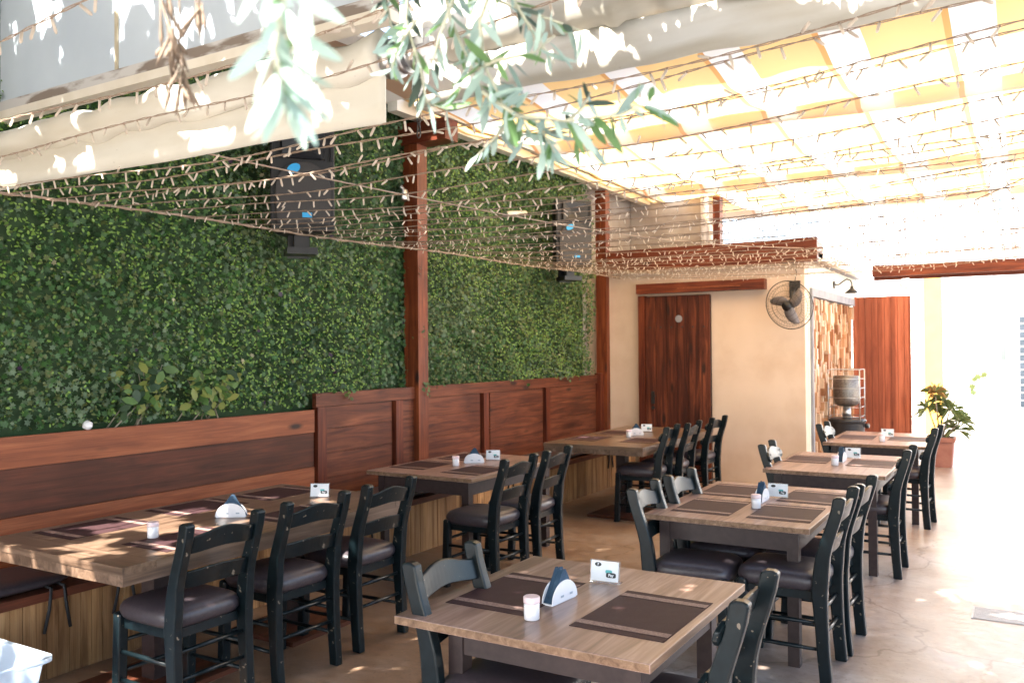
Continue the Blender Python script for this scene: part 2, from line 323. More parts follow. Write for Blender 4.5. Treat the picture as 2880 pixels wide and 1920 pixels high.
def scatter(tmpl, pos, nrm, size, spin=None, jitter=.5):
    """place copies of a flat leaf outline: pos (n,3), mean normal(s), size (n)"""
    n = len(pos); k = len(tmpl)
    nr = np.asarray(nrm, float)+rng.normal(0, jitter, (n, 3)); nr /= np.linalg.norm(nr, axis=1)[:, None]
    rv = rng.normal(0, 1, (n, 3)) if spin is None else np.broadcast_to(spin, (n, 3))+rng.normal(0, .4, (n, 3))
    a = np.cross(nr, rv); a /= np.linalg.norm(a, axis=1)[:, None]; b = np.cross(nr, a)
    T = np.asarray(tmpl, float)
    V = pos[:, None, :]+size[:, None, None]*(T[None, :, 0, None]*a[:, None, :]+T[None, :, 1, None]*b[:, None, :]+(T[None, :, 2, None]*nr[:, None, :]))
    Fc = np.arange(n*k).reshape(n, k); return V.reshape(-1, 3), Fc
STAR = [(0, -.5, 0), (.16, -.22, .06), (.5, -.28, 0), (.3, .02, .06), (.42, .34, 0), (.13, .26, .06), (0, .55, 0), (-.13, .26, .06), (-.42, .34, 0), (-.3, .02, .06), (-.5, -.28, 0), (-.16, -.22, .06)]
OVAL = [(0, -.5, 0), (.24, -.2, .05), (.24, .2, .05), (0, .5, 0), (-.24, .2, .05), (-.24, -.2, .05)]
LANCE = [(0, -.5, 0), (.09, -.2, .03), (.09, .2, .03), (0, .5, 0), (-.09, .2, .03), (-.09, -.2, .03)]

# ================================================================== SETTING
bm = BM(); box(bm, -60, 60, -15, 120, -.3, 0)
g = obj('ground', bm, m_street); tag(g, kind='structure')
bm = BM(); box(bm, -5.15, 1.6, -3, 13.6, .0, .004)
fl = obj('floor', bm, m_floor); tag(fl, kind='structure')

# ------------------------------------------------------------------ green wall
hw = thing('hedge_wall', 'tall artificial ivy hedge covering the long left wall behind the wooden bench', 'hedge', (-5.0, 6, 0))
def rel(o): return Vector(o.location)
bx('backing', (-.06, .0, -5.5, 4.2, .3, 4.33), m_hedgeback, hw, bevel=0)
def hedge_leaves():
    n1 = 38000; y = rng.uniform(1.2, 10.24, n1); z = rng.uniform(1.12, 4.35, n1); x = rng.uniform(.02, .15, n1)
    # clumps push in and out
    d = .055*np.sin(y*5.3+1.7*np.sin(z*4))*np.sin(z*6.1+y)+.035*np.sin(y*13)*np.sin(z*11)
    keep = (z > 1.315+.05*np.sin(y*4.1)*np.sin(y*1.7)+.03*np.sin(y*17)) | (y < 4.95)
    x = np.where((y > 5.9) & (y < 6.36), np.minimum(x+d, .045)-d, x); keep &= (z > 1.25)
    pos = np.stack([x+d, y-6, z], 1)[keep]; n = len(pos)
    sz = rng.uniform(.022, .052, n); V1, F1 = scatter(STAR, pos, (1, -.25, .25), sz, jitter=.85)
    patch = np.sin(pos[:, 1]*2.1+2*np.sin(pos[:, 2]*1.7))+.8*np.sin(pos[:, 2]*3.3+pos[:, 1])+rng.normal(0, .9, n)
    mi = np.where(patch > .9, 2, np.where(patch < -.9, 0, 1)); u = rng.random(n)
    yel = np.clip((pos[:, 1]+0)/8, 0, .5); mi = np.where(u < .12+yel*.55, 4, mi); mi = np.where((u > .997), 5, mi); mi = np.where((u > .990) & (u < .993), 6, mi)
    a = leaves_mesh('ivy_leaves', V1, F1, mi, ivy, hw)
    n2 = 32000; y = rng.uniform(1.2, 10.24, n2); z = rng.uniform(1.15, 4.35, n2)
    d = .045*np.sin(y*5.3+1.7*np.sin(z*4))*np.sin(z*6.1+y)
    kk = ((z > 1.34) | (y < 4.95)) & (z > 1.25) & ((y < 5.95) | (y > 6.4)); y = y[kk]; z = z[kk]; d = d[kk]; n2 = len(y)
    pos = np.stack([rng.uniform(.06, .17, n2)+d, y-6, z], 1); sz = rng.uniform(.014, .024, n2)
    V2, F2 = scatter(OVAL, pos, (1, -.3, .3), sz*1.3, jitter=.4)
    u = rng.random(n2); bright = np.sin(pos[:, 1]*1.6)*np.sin(pos[:, 2]*2.3+1)+rng.normal(0, .5, n2)-pos[:, 1]*.06
    mi = np.where(bright > -.15, 3, np.where(u < .5, 1, 4))
    leaves_mesh('small_round_leaves', V2, F2, mi, ivy, hw)
    return a
hedge_leaves()

# shrubs growing between bench back and hedge
def shrub(y0, y1, h, n, label, seed):
    r = np.random.default_rng(seed)
    t = thing('shrub', label, 'plant', (-4.95, (y0+y1)/2, 1.12), group='leafy shrubs sprouting behind the bench back')
    bm = BM(); P3 = []; 
    for k in range(7):
        a = (r.uniform(-.05, .05), r.uniform(y0, y1)-(y0+y1)/2, .0); e = Vector((r.uniform(.04, .16), r.uniform(y0, y1)*1.0-(y0+y1)/2, h*r.uniform(.6, 1)))
        mid = (Vector(a)+e)/2+Vector((.05, r.uniform(-.05, .05), .05)); pts = [a, mid, e]; tube(bm, pts, [.006, .004, .002], 5)
        for s in np.linspace(.38, 1, n): 
            q = Vector(a).lerp(mid, s*2) if s < .5 else mid.lerp(e, s*2-1)
            P3.append(tuple(q+Vector((r.uniform(-.01, .06), r.uniform(-.06, .06), r.uniform(-.02, .06)))))
    obj('stem', bm, m_bark, t)
    P3 = [q for q in P3 if q[2] > .13]
    pos = np.array(P3); V, Fc = scatter(OVAL, pos, (1, -.4, .5), r.uniform(.06, .11, len(pos)), jitter=.5)
    leaves_mesh('foliage', V, Fc, r.integers(0, 3, len(pos)), m_shrub, t); return t
shrub(3.15, 3.65, .52, 11, 'leafy green shrub with yellowish oval leaves beside the white flower', 3)
shrub(3.75, 4.3, .54, 11, 'second leafy shrub with bigger grey-green leaves, further along the bench back', 5)
bm = BM(); bmesh.ops.create_icosphere(bm, subdivisions=3, radius=.028)
for v in bm.verts: v.co *= 1+.12*math.sin(v.co.x*190)*math.sin(v.co.z*160)
f = obj('flower', bm, m_white, smooth=True); f.location = (-4.86, 3.13, 1.25); tag(f, 'single round white flower poking over the top of the low bench back', 'flower')

# ------------------------------------------------------------------ bench
bt = thing('bench', 'long built-in wall bench with red stained backrest and bleached cane front', 'bench', (-4.6, 6.3, 0))
def B(a):  # world box -> bench local
    return (a[0]+4.6, a[1]+4.6, a[2]-6.3, a[3]-6.3, a[4], a[5])
bm = BM(); y = 1.2; k = 0
while y < 10.36:
    box(bm, *B((-4.372, -4.35+random.uniform(-.003, .003), y, y+.0595, .0, .405))); y += .0625
obj('front_cladding', bm, m_clad, bt, bevel=.004, seg=1)
bx('seat_board', B((-4.86, -4.335, 1.2, 10.38, .41, .455)), m_reddark, bt)
# low backrest: three lengthwise boards, the top one leaning out a little
bx('backrest_board', B((-4.875, -4.842, 1.2, 5.04, 1.045, 1.222)), m_redtop, bt)
bx('backrest_board', B((-4.88, -4.852, 1.2, 5.04, .775, 1.042)), m_reddark, bt)
bx('backrest_board', B((-4.878, -4.846, 1.2, 5.04, .457, .772)), m_redtop, bt)
# tall backrest panels with stiles
def tallpanel(y0, y1):
    z = .457
    bm = BM()
    for zt in (.66, .86, 1.06, 1.24): box(bm, *B((-4.885, -4.858, y0, y1, z, zt-.003))); z = zt
    obj('backrest_panel', bm, m_redy, bt, bevel=.003, seg=1)
tallpanel(5.17, 6.03); tallpanel(6.18, 7.475); tallpanel(7.67, 8.825); tallpanel(9.01, 10.28)
bx('top_rail', B((-4.885, -4.845, 5.06, 10.38, 1.241, 1.35)), m_redy, bt)
for a, b in ((5.06, 5.155), (6.05, 6.175), (7.5, 7.665), (8.85, 9.005)):
    bx('stile', B((-4.885, -4.825, a, a+.10, .457, 1.24)), m_redz, bt)
bx('stile', B((-4.885, -4.80, 10.3, 10.4, .457, 1.37)), m_redz, bt)

def cushion(y, L, label):
    t = thing('seat_cushion', label, 'cushion', (-4.6, y, .457), group='long cushions on the wall bench')
    bm = BM(); superbox(bm, (0, 0, .035), .23, L/2, .035, .25); obj('pad', bm, m_vinyl, t, smooth=True)
    for s in (-1, 1):
        for q in (-.04, .03):
            bm = BM(); yy = s*(L/2-.12)+q
            tube(bm, [(.2, yy, .02), (.262, yy, .012), (.268, yy+q*.3, -.09), (.268, yy+q, -.21)], .009, 5); obj('tie', bm, m_strap, t)
cushion(2.0, 1.5, 'mauve brown bench cushion nearest the camera, by the clear plastic tub')
cushion(3.65, 1.5, 'mauve brown bench cushion behind the long near table')
cushion(5.75, 1.6, 'mauve brown bench cushion behind the apron table')
cushion(8.4, 2.6, 'mauve brown bench cushion behind the far thick-topped table')

# ------------------------------------------------------------------ posts and roof frame
def post(x0, x1, y0, y1, z1, label):
    t = thing('wooden_post', label, 'post', ((x0+x1)/2, (y0+y1)/2, 0), group='red timber posts carrying the awning rail')
    bx('shaft', ((x0-x1)/2, (x1-x0)/2, (y0-y1)/2, (y1-y0)/2, 0, z1), m_post, t, bevel=.006); return t
p1 = post(-4.965, -4.80, 6.35, 6.50, 3.80, 'red stained timber post rising between the two halves of the ivy hedge')
bx('cap_beam', (-.3, .42, -.10, .10, 3.60, 3.795), m_redx, p1, bevel=.006)
for v in p1.children: pass
bm = BM(); superbox(bm, (-.02, -.16, 3.12), .045, .05, .06, .6); tube(bm, [(-.02, -.1, 3.13), (-.02, -.2, 3.2)], .02, 8)
obj('spotlight', bm, m_steel, p1, smooth=True)
post(-4.90, -4.75, 10.40, 10.53, 3.80, 'red stained timber post in the far corner beside the peach wall')

rail = thing('awning_rail', 'long cream metal rail carrying the left edge of the striped awning', 'rail', (-4.8, 9.8, 3.82))
bx('beam', (-.06, .05, -3.8, 4.2, .0, .11), m_cream, rail, bevel=.006)
bx('sun_blocker', (-.34, .08, -3.8, 4.2, .135, .15), m_cream, rail, bevel=0); bx('guide_track', (.20, .26, -3.75, 4.2, .02, .06), m_cream, rail, bevel=.004)  # wide top strip is added, unseen, to keep sun off the facade

def awn():
    t = thing('striped_awning', 'big retractable awning with yellow and white stripes glowing overhead', 'awning', (0, 0, 0))
    xs = np.linspace(-4.76, 1.9, 90); ys = np.linspace(6.12, 14.0, 150)
    bars = [6.1, 8.25, 11.4, 14.0]
    def z(x, y):
        for a, b in zip(bars, bars[1:]):
            if a <= y <= b+1e-6:
                s = (y-a)/(b-a); sag = .10*math.sin(math.pi*s)**.8
                pleat = .012*math.sin(y*9+x*.4)*math.sin(math.pi*s)
                return 3.93-sag+pleat+.01*math.sin(x*7.6)
        return 3.93
    bm = BM(); g = [[bm.verts.new((x, y, z(x, y))) for x in xs] for y in ys]
    for j in range(len(ys)-1):
        for i in range(len(xs)-1): bm.faces.new((g[j][i], g[j][i+1], g[j+1][i+1], g[j+1][i]))
    obj('canopy', bm, m_fab, t, smooth=True)
    for y in bars[1:]:
        bx('crossbar', (-4.66, 1.95, y-.03, y+.03, 3.86, 3.925), m_cream, t, bevel=.004)
        # a tuck of cloth hangs over each bar
        bm = BM(); n = 60; A = []; 
        for i in range(n+1):
            x = -4.6+6.4*i/n; A.append([bm.verts.new((x, y-.22-.03*math.sin(x*1.3), 3.90)), bm.verts.new((x, y-.1, 3.825+.015*math.sin(x*2.1))), bm.verts.new((x, y+.05, 3.815+.012*math.sin(x*2.6+1))), bm.verts.new((x, y+.2, 3.89))])
        for i in range(n):
            for k in range(3): bm.faces.new((A[i][k], A[i+1][k], A[i+1][k+1], A[i][k+1]))
        obj('tuck', bm, m_tuck, t, smooth=True)
    # front: gathered bundle and soiled valance
    bm = BM(); n = 110; prof = []
    ring = [(0, .0), (-.09, .05), (-.16, .16), (-.19, .32), (-.15, .50), (-.03, .60), (.12, .60), (.2, .45), (.2, .2), (.1, .02)]
    G = []
    for i in range(n+1):
        x = -4.7+6.7*i/n; wv = .022*math.sin(x*5.1)+.014*math.sin(x*13+1)+.01*math.sin(x*29)
        G.append([bm.verts.new((x, 6.08+dy*(1+.06*math.sin(x*3+k)), 4.15+dz+wv*(1.5-dz))) for k, (dy, dz) in enumerate(ring)])
    m_ = len(ring)
    for i in range(n):
        for k in range(m_): bm.faces.new((G[i][k], G[i+1][k], G[i+1][(k+1) % m_], G[i][(k+1) % m_]))
    bm.faces.new(G[0]); bm.faces.new(G[-1][::-1]); bmesh.ops.recalc_face_normals(bm, faces=bm.faces)
    obj('gathered_bundle', bm, m_canvas, t, smooth=True)
    bm = BM(); g = []
    for i in range(n+1):
        x = -4.5+6.4*i/n
        g.append([bm.verts.new((x, 6.02+.02*math.sin(x*4)*s, 4.17-.36*s+.006*math.sin(x*9)*s)) for s in (0, .33, .66, 1)])
    for i in range(n):
        for k in range(3): bm.faces.new((g[i][k], g[i+1][k], g[i+1][k+1], g[i][k+1]))
    v = obj('valance', bm, m_canvas, t, smooth=True); v.modifiers.new('thick', 'SOLIDIFY').thickness = .012
    return t
awn()
# the smaller awning, its shade put into tan cloth, between the roller and the upper sheet
t = thing('shaded_awning', 'shade-toned tan and white striped awning glimpsed above the left roller', 'awning', (-4.0, 5.0, 3.9))
bm = BM(); g = [[bm.verts.new((x, y, .04*math.cos(y*2))) for x in np.linspace(-.85, -.02, 12)] for y in np.linspace(-.9, .95, 20)]
for j in range(19):
    for i in range(11): bm.faces.new((g[j][i], g[j][i+1], g[j+1][i+1], g[j+1][i]))
obj('canopy', bm, m_fabtan, t, smooth=True)
bx('front_bar', (-.85, -.02, -.96, -.9, -.03, .05), m_cream, t)

# near roller awning on the left
def roller():
    t = thing('roller_awning', 'rolled-up cream awning with soiled drop valance crossing the upper left', 'awning', (-3.4, 2.4, 2.6))
    n = 90; x0, x1 = -1.9, 1.45; bm = BM(); G = []
    for i in range(n+1):
        s = i/n; x = x0+(x1-x0)*s; G.append([])
        wv = .008*math.sin(x*9)+.006*math.sin(x*21+2)
        for k in range(14):
            a = 2*math.pi*k/14; rr = .066+.006*math.sin(3*a+x*2)+(.006*math.sin(x*17+a))
            G[-1].append(bm.verts.new((x, -.02+rr*1.05*math.cos(a), .130+wv+rr*1.15*math.sin(a))))
    for i in range(n):
        for k in range(14): bm.faces.new((G[i][k], G[i+1][k], G[i+1][(k+1) % 14], G[i][(k+1) % 14]))
    bm.faces.new(G[0]); bm.faces.new(G[-1]); bmesh.ops.recalc_face_normals(bm, faces=bm.faces)
    obj('rolled_cloth', bm, m_canvas, t, smooth=True)
    bm = BM(); g = []
    for i in range(n+1):
        x = x0+(x1+.01-x0)*i/n
        g.append([bm.verts.new((x, -.012+.01*math.sin(x*5)*s-.01*s, .10-.20*s-.012*(x/1.9))) for s in (0, .3, .65, 1)])
    for i in range(n):
        for k in range(3): bm.faces.new((g[i][k], g[i+1][k], g[i+1][k+1], g[i][k+1]))
    v = obj('valance', bm, m_canvas, t, smooth=True); v.modifiers.new('thick', 'SOLIDIFY').thickness = .008
    bm = BM()
    for k, (a, b, r) in enumerate(((1.36, 1.46, .062), (1.46, 1.50, .070), (1.50, 1.545, .060), (1.545, 1.57, .045), (1.57, 1.60, .058))):
        tube(bm, [(a, .01, .125), (b, .01, .125)], r, 20)
    obj('roller_end', bm, m_steel, t, bevel=.004, seg=1)
    bm = BM(); tube(bm, [(1.60, .01, .125), (1.66, .01, .125)], .03, 12); tube(bm, [(1.63, 0, .20), (1.625, 0, .02), (1.62, -.01, -.01), (1.60, -.012, -.03), (1.585, -.01, -.005), (1.59, -.008, .03)], .012, 8)
    obj('bracket_hook', bm, m_white, t, smooth=True)
    bm = BM()
    for k in range(6):
        c = Vector((1.603, -.012, -.045-.024*k)); pts = []
        for q in range(11):
            a = 2*math.pi*q/10; o = Vector((.007*math.cos(a), 0, .015*math.sin(a))) if k % 2 else Vector((0, .007*math.cos(a), .015*math.sin(a)))
            pts.append(c+o)
        tube(bm, pts, .0025, 5, caps=False)
    obj('chain', bm, m_iron, t, smooth=True)
roller()
# milky sheet above
t = thing('plastic_sheet_screen', 'milky blue plastic sheet screen with rusty bottom rail at the top left', 'screen', (-3.5, 2.62, 2.97))
bm = BM(); box(bm, -1.36, 1.36, .0, .012, .10, 1.6); obj('sheet', bm, m_sheet, t)
bx('sheet_joint', (-.33, -.305, -.006, 0, .10, 1.6), noisy('yellowed_tape', (.42, .36, .25), (.5, .44, .32), 20, .6), t, bevel=0)
m_rust = noisy('rusty_white_paint', (.20, .16, .13), (.50, .48, .46), 9, .7, (.5, 2, 2), .3, lo=.42, hi=.55)
bx('bottom_rail', (-1.38, 1.40, -.02, .05, .045, .10), m_rust, t); bx('bottom_lip', (-1.38, 1.40, -.03, .05, .0, .044), m_cream, t)

# ------------------------------------------------------------------ end building
bd = thing('end_building', 'peach plastered low building with sliding door at the end of the terrace', 'building', (-3.5, 10.5, 0))
def Q(a): return (a[0]+3.5, a[1]+3.5, a[2]-10.5, a[3]-10.5, a[4], a[5])
bx('front_wall', Q((-5.2, -2.225, 10.5, 10.7, 0, 2.72)), m_plaster, bd, bevel=0)
bm = BM(); box(bm, *Q((-2.425, -2.222, 10.702, 14.2, 2.34, 2.72))); box(bm, *Q((-2.425, -2.222, 10.702, 10.80, 0, 2.338))); box(bm, *Q((-2.425, -2.30, 10.802, 14.2, 0, 2.338)))
obj('side_wall', bm, m_plasterc, bd)
bx('eave_board', Q((-4.72, -2.05, 10.36, 10.44, 2.69, 2.97)), m_redx, bd, bevel=.005)
bx('eave_board', Q((-4.72, -2.05, 10.445, 10.7, 2.74, 2.93)), m_redx, bd, bevel=.004)
bx('eave_return', Q((-2.12, -2.05, 10.45, 14.2, 2.722, 2.80)), m_cream, bd, bevel=.004)
bx('roof_slab', Q((-5.2, -2.13, 10.71, 14.2, 2.725, 2.86)), m_slab, bd)
# sliding door
bm = BM(); x = -4.205
for k in range(6):
    box(bm, *Q((x, x+.1375, 10.42, 10.46, .02, 2.36))); x += .1425
door = obj('door', bm, m_door, bd, bevel=.005, seg=1); bx('door_backing', Q((-4.203, -3.35, 10.4605, 10.47, .03, 2.35)), m_strap, door, bevel=0)  # black backing added so the plank gaps read as shade
bm = BM(); box(bm, *Q((-4.30, -4.215, 10.40, 10.498, 0, 2.37))); obj('door_jamb', bm, m_redz, bd, bevel=.004)
bm = BM(); prism(bm, [(.10*0+.045*math.cos(a), .045*math.sin(a)) for a in np.linspace(0, 2*math.pi, 25)[:-1]], -.095, -.082, lambda a, b, t_: (-.254+a, t_, 2.065+b))
obj('round_door_sign', bm, m_slab, door)
bm = BM(); box(bm, -.63, -.59, -.10, -.079, .98, 1.14); tube(bm, [(-.61, -.085, 1.09), (-.61, -.13, 1.09), (-.56, -.135, 1.085)], .009, 8); tube(bm, [(-.61, -.075, .93), (-.61, -.1, .93)], .022, 12)
obj('handle', bm, m_iron, door, smooth=False)
bm = BM()
for k in range(6):
    for zz in (1.96, .55):
        c = (-.64+.1425*k, -.079, zz); tube(bm, [c, (c[0], -.088, zz)], .011, 8)
obj('studs', bm, m_iron, door)
bx('door_track_box', Q((-4.31, -2.665, 10.36, 10.495, 2.395, 2.52)), m_redx, bd, bevel=.006)
bx('door_track_trim', Q((-3.75, -2.95, 10.352, 10.358, 2.44, 2.452)), m_redtop, bd, bevel=0)
# wood block mosaic in its frame
bm = BM(); y = 10.84
while y < 13.75:
    wy = random.uniform(.04, .085); z = .02+random.uniform(0, .1)
    while z < 2.26:
        hz = random.uniform(.09, .30); zt = min(z+hz, 2.30)
        box(bm, *Q((-2.30, -2.275+random.random()**1.4*.085, y, y+wy-.003, z, zt-.004)), mi=random.choice((0, 0, 1, 1, 2)))
        z = zt
    y += wy
obj('wood_block_mosaic', bm, [wood('block_tan', (.36, .18, .09), (.58, .32, .17), (.70, .44, .26), 'Z', knots=False), wood('block_pale', (.5, .32, .2), (.68, .48, .32), (.76, .58, .42), 'Z', knots=False), wood('block_brown', (.22, .09, .04), (.38, .17, .08), (.50, .26, .14), 'Z', knots=False)], bd, bevel=.003, seg=1)
bx('mosaic_frame', Q((-2.221, -2.19, 10.76, 10.83, 0, 2.41)), m_slab, bd)
bx('mosaic_lintel', Q((-2.29, -2.19, 10.832, 13.8, 2.31, 2.41)), m_slab, bd)

# items on the end building
def fan():
    t = thing('wall_fan', 'dark metal wall fan with wire cage beside the sliding door', 'fan', (-2.33, 10.18, 2.18))
    tilt = Matrix.Rotation(R(-12), 4, 'Z') @ Matrix.Rotation(R(14), 4, 'X')
    def fin(name, bm, m, sm=True, p=t):
        bmesh.ops.transform(bm, matrix=tilt, verts=bm.verts); return obj(name, bm, m, p, smooth=sm)
    bm = BM()
    for yy, r in ((-.05, .24), (0, .285), (.05, .24), (-.085, .12), (-.075, .18)):
        tube(bm, [(r*math.cos(a), yy, r*math.sin(a)) for a in np.linspace(0, 2*math.pi, 41)], .0055 if r > .28 else .002, 6, caps=False)
    for k in range(44):
        a = 2*math.pi*k/44; c, s = math.cos(a), math.sin(a)
        tube(bm, [(.06*c, -.095, .06*s), (.15*c, -.085, .15*s), (.24*c, -.05, .24*s), (.285*c, 0, .285*s), (.24*c, .05, .24*s), (.08*c, .075, .08*s)], .0011, 4, caps=False)
    fin('cage', bm, m_iron)
    for k in range(3):
        bm = BM(); a0 = R(20+120*k); pts = []
        U = np.linspace(0, 1, 9); up = []; dn = []
        for u in U:
            r = .05+.185*u; wd = .15*math.sin(math.pi*min(u*.75+.2, 1))**.6
            for sgn, L_ in ((1, up), (-1, dn)):
                ang = a0+sgn*wd*.9/r*.5+.5*u; L_.append(bm.verts.new((r*math.cos(ang), sgn*.018*(1-u*.3), r*math.sin(ang))))
        for i in range(8): bm.faces.new((up[i], up[i+1], dn[i+1], dn[i]))
        b_ = fin('blade', bm, m_fanblade); b_.modifiers.new('thick', 'SOLIDIFY').thickness = .003
    bm = BM(); tube(bm, [(0, -.09, 0), (0, -.03, 0)], .052, 20); tube(bm, [(0, .02, 0), (0, .15, 0)], [.06, .05], 16); fin('motor_hub', bm, m_black)
    bm = BM(); tube(bm, [(0, .1, 0), (0, .16, .12), (.0, .27, .22)], .022, 10); box(bm, -.06, .06, .27, .315, .10, .30); tube(bm, [(0, .3, .3), (.02, .3, .4), (-.02, .305, .52)], .004, 5); obj('wall_bracket', bm, m_iron, t)
m_fanblade = mat('grey_fan_blade', (.24, .21, .21), .4)
fan()
t = thing('gooseneck_lamp', 'black gooseneck wall lamp with cone shade above the wood mosaic', 'lamp', (-2.222, 12.3, 2.54))
bm = BM(); tube(bm, [(0, 0, 0), (.02, 0, 0)], .05, 16); obj('wall_plate', bm, m_iron, t)
bm = BM(); tube(bm, [(.02, 0, 0), (.07, 0, .0), (.12, 0, .04), (.17, 0, .07), (.22, 0, .05), (.235, 0, .0), (.235, 0, -.04)], .009, 8); obj('arm', bm, m_iron, t, smooth=True)
bm = BM(); lathe(bm, [(.022, -.03), (.022, -.06), (.04, -.075), (.095, -.12), (.09, -.122), (.03, -.08)], 20, (.235, 0, 0)); obj('lamp_shade', bm, m_iron, t)
t = thing('security_camera', 'small white bullet security camera above the red plank panel', 'camera', (-1.45, 13.3, 2.56))
bm = BM(); tube(bm, [(-.06, 0, .02), (.05, 0, -.04)], .028, 12); obj('housing', bm, m_white, t, smooth=False)
bm = BM(); tube(bm, [(-.03, .02, .02), (-.04, .1, .09), (-.04, .98, .17)], .01, 8); obj('mount', bm, m_white, t)
t = thing('red_plank_door', 'open red plank gate standing at the end of the wood mosaic', 'door', (-1.83, 13.95, 0), R(0))
bm = BM(); x = -.42
for k in range(9):
    box(bm, x, x+.0865, 0, .035, .03, 2.45); x += .0905
obj('boards', bm, m_redpanel, t, bevel=.004, seg=1); bx('backing', (-.419, .39, .0351, .045, .04, 2.44), m_reddark, t, bevel=0)  # dark backing added to stop daylight showing through the gaps
bm = BM(); box(bm, -.42, .39, .036, .06, .5, .6); box(bm, -.42, .39, .036, .06, 1.9, 2.0); obj('ledge', bm, m_redx, t)

# patio heater
t = thing('patio_heater', 'short patio heater with glass cage on a black drum by the mosaic', 'heater', (-1.98, 11.75, 0))
bm = BM(); lathe(bm, [(.20, 0), (.215, .02), (.215, .70), (.22, .72), (.235, .735), (.235, .76), (.2, .77)], 32); obj('drum', bm, m_black, t)
bm = BM(); lathe(bm, [(.11, .93), (.15, .96), (.163, 1.02), (.165, 1.12), (.165, 1.30), (.15, 1.32)], 28); 
obj('reflector', bm, noisy('perforated_steel', (.07, .06, .055), (.28, .26, .24), 120, .3, metal=.8, bmp=.8), t, smooth=True)
bm = BM(); tube(bm, [(0, 0, .77), (0, 0, .93)], [.06, .045], 16); obj('burner', bm, m_steel, t)
bm = BM()
for a in (-.19, .19):
    for b in (-.19, .19): tube(bm, [(a, b, .75), (a, b, 1.40)], .008, 6)
for zz in (.80, .92, 1.04, 1.16, 1.28, 1.40):
    tube(bm, [(-.19, -.19, zz), (.19, -.19, zz), (.19, .19, zz), (-.19, .19, zz), (-.19, -.19, zz)], .004, 5)
obj('guard', bm, m_steel, t)
bm = BM(); tube(bm, [(.22, 0, .68), (.27, 0, .68)], .03, 10); obj('knob', bm, m_black, t)

# right far beam
t = thing('timber_beam', 'long reddish timber beam spanning the far end of the terrace', 'beam', (0, 14.3, 2.77)); bx('plank', (-2.0, 3.2, -.06, .06, 0, .17), m_redx, t)
bx('plank', (-2.0, 3.2, .07, .14, -.05, .12), m_redx, t)
bm = BM(); box(bm, 3.0, 3.15, -.06, .08, -2.77, -.002); obj('post', bm, m_redz, t)

# potted plant
t = thing('plant_pot', 'square terracotta planter holding spiky plants by the bright street', 'pot', (-1.02, 13.45, 0))
bm = BM(); prism(bm, [(-.17, -.17), (.17, -.17), (.17, .17), (-.17, .17)], 0, .36, lambda a, b, z: (a*(.82+z*.5), b*(.82+z*.5), z)); obj('tub', bm, m_terra, t, bevel=.008)
bx('rim', (-.19, .19, -.19, .19, .361, .42), m_terra, t, bevel=.008); bx('soil', (-.165, .165, -.165, .165, .421, .425), m_soil, t, bevel=0)
def spiky():
    t = thing('dracaena', 'spiky-leaved plant with orange and green tufts growing from the terracotta planter', 'plant', (-1.02, 13.45, .425))
    bm = BM(); tops = [(-.06, -.05, .62, 1), (.12, 0, .38, 0), (.02, .05, .5, 0), (.26, -.03, .22, 0), (-.16, .0, .4, 0), (.2, .05, .1, 0)]
    for x, y, z, c in tops: tube(bm, [(x*.2, y*.2, 0), (x*.6, y, z*.5), (x, y, z)], [.014, .011, .008], 6)
    tube(bm, [(.1, 0, .0), (.3, -.02, .45), (.42, -.02, .72), (.55, -.02, .86)], [.006, .004, .003, .002], 5)
    obj('stems', bm, m_bark, t)
    VV = []; FF = []; MI = []; n0 = 0
    for x, y, z, c in tops:
        for k in range(30):
            a = random.uniform(0, 2*math.pi); el = random.uniform(-.5, 1.3); L = random.uniform(.16, .27)
            d = Vector((math.cos(a)*math.cos(el), math.sin(a)*math.cos(el), math.sin(el))); s = d.cross(Vector((0, 0, 1))).normalized()*.011
            o = Vector((x, y, z)); m1 = o+d*L*.6; e = o+d*L-Vector((0, 0, .05+.05*random.random()))
            VV += [tuple(o-s*.5), tuple(o+s*.5), tuple(m1+s), tuple(e), tuple(m1-s)]; FF.append([n0, n0+1, n0+2, n0+3, n0+4]); n0 += 5; MI.append(1 if c and random.random() < .5 else 0)
    leaves_mesh('spiky_leaves', VV, np.array(FF), MI, m_spiky, t)
    pos = np.array([[.40, -.02, .70], [.43, -.02, .80], [.47, -.02, .84], [.41, -.02, .62], [.55, -.02, .87], [.24, 0, .35], [.2, 0, .3]]); V, Fc = scatter(STAR, pos, (0, -1, .3), np.full(7, .12), jitter=.3)
    leaves_mesh('lobed_leaves', V, Fc, [0]*7, m_spiky, t)
spiky()

# ------------------------------------------------------------------ things behind
t = thing('rear_building', 'weathered grey block rising behind the low peach building', 'building', (-4.6, 12.6, 0))
bx('wall', (-.47, .62, -.6, .4, 2.87, 6.2), m_greyw, t, bevel=0); bx('lower_wall', (-.45, .62, 1.62, 1.8, 0, 2.86), m_greyw, t, bevel=0)
bm = BM(); tube(bm, [(.70, -.66, 2.9), (.70, -.66, 4.9)], .06, 12); tube(bm, [(.70, -.7, 3.6), (.80, -.72, 3.4), (.80, -.72, 2.9)], .03, 10); obj('drainpipe', bm, m_white, t, smooth=True)
bx('window_frame', (.80, .90, -.60, -.45, 2.87, 4.6), m_redz, t)
t = thing('boundary_wall', 'mauve-grey rendered wall behind the hedge, showing beside the far post', 'wall', (-5.2, 5, 0)); bx('wall', (-.12, .12, -5.5, 2.0, 0, 4.35), m_greyw, t, bevel=0); bx('wall', (-.12, .12, 2.001, 7.6, 0, 5.8), m_greyw, t, bevel=0)  # far section made taller and longer to block sun on the rear building
t = thing('white_building', 'sunlit white house beyond the end of the terrace', 'building', (-.5, 19.5, 0))
bm = BM(); box(bm, -3.1, .0, -.8, 5, 0, 7.5); obj('wall', bm, m_whitew, t)
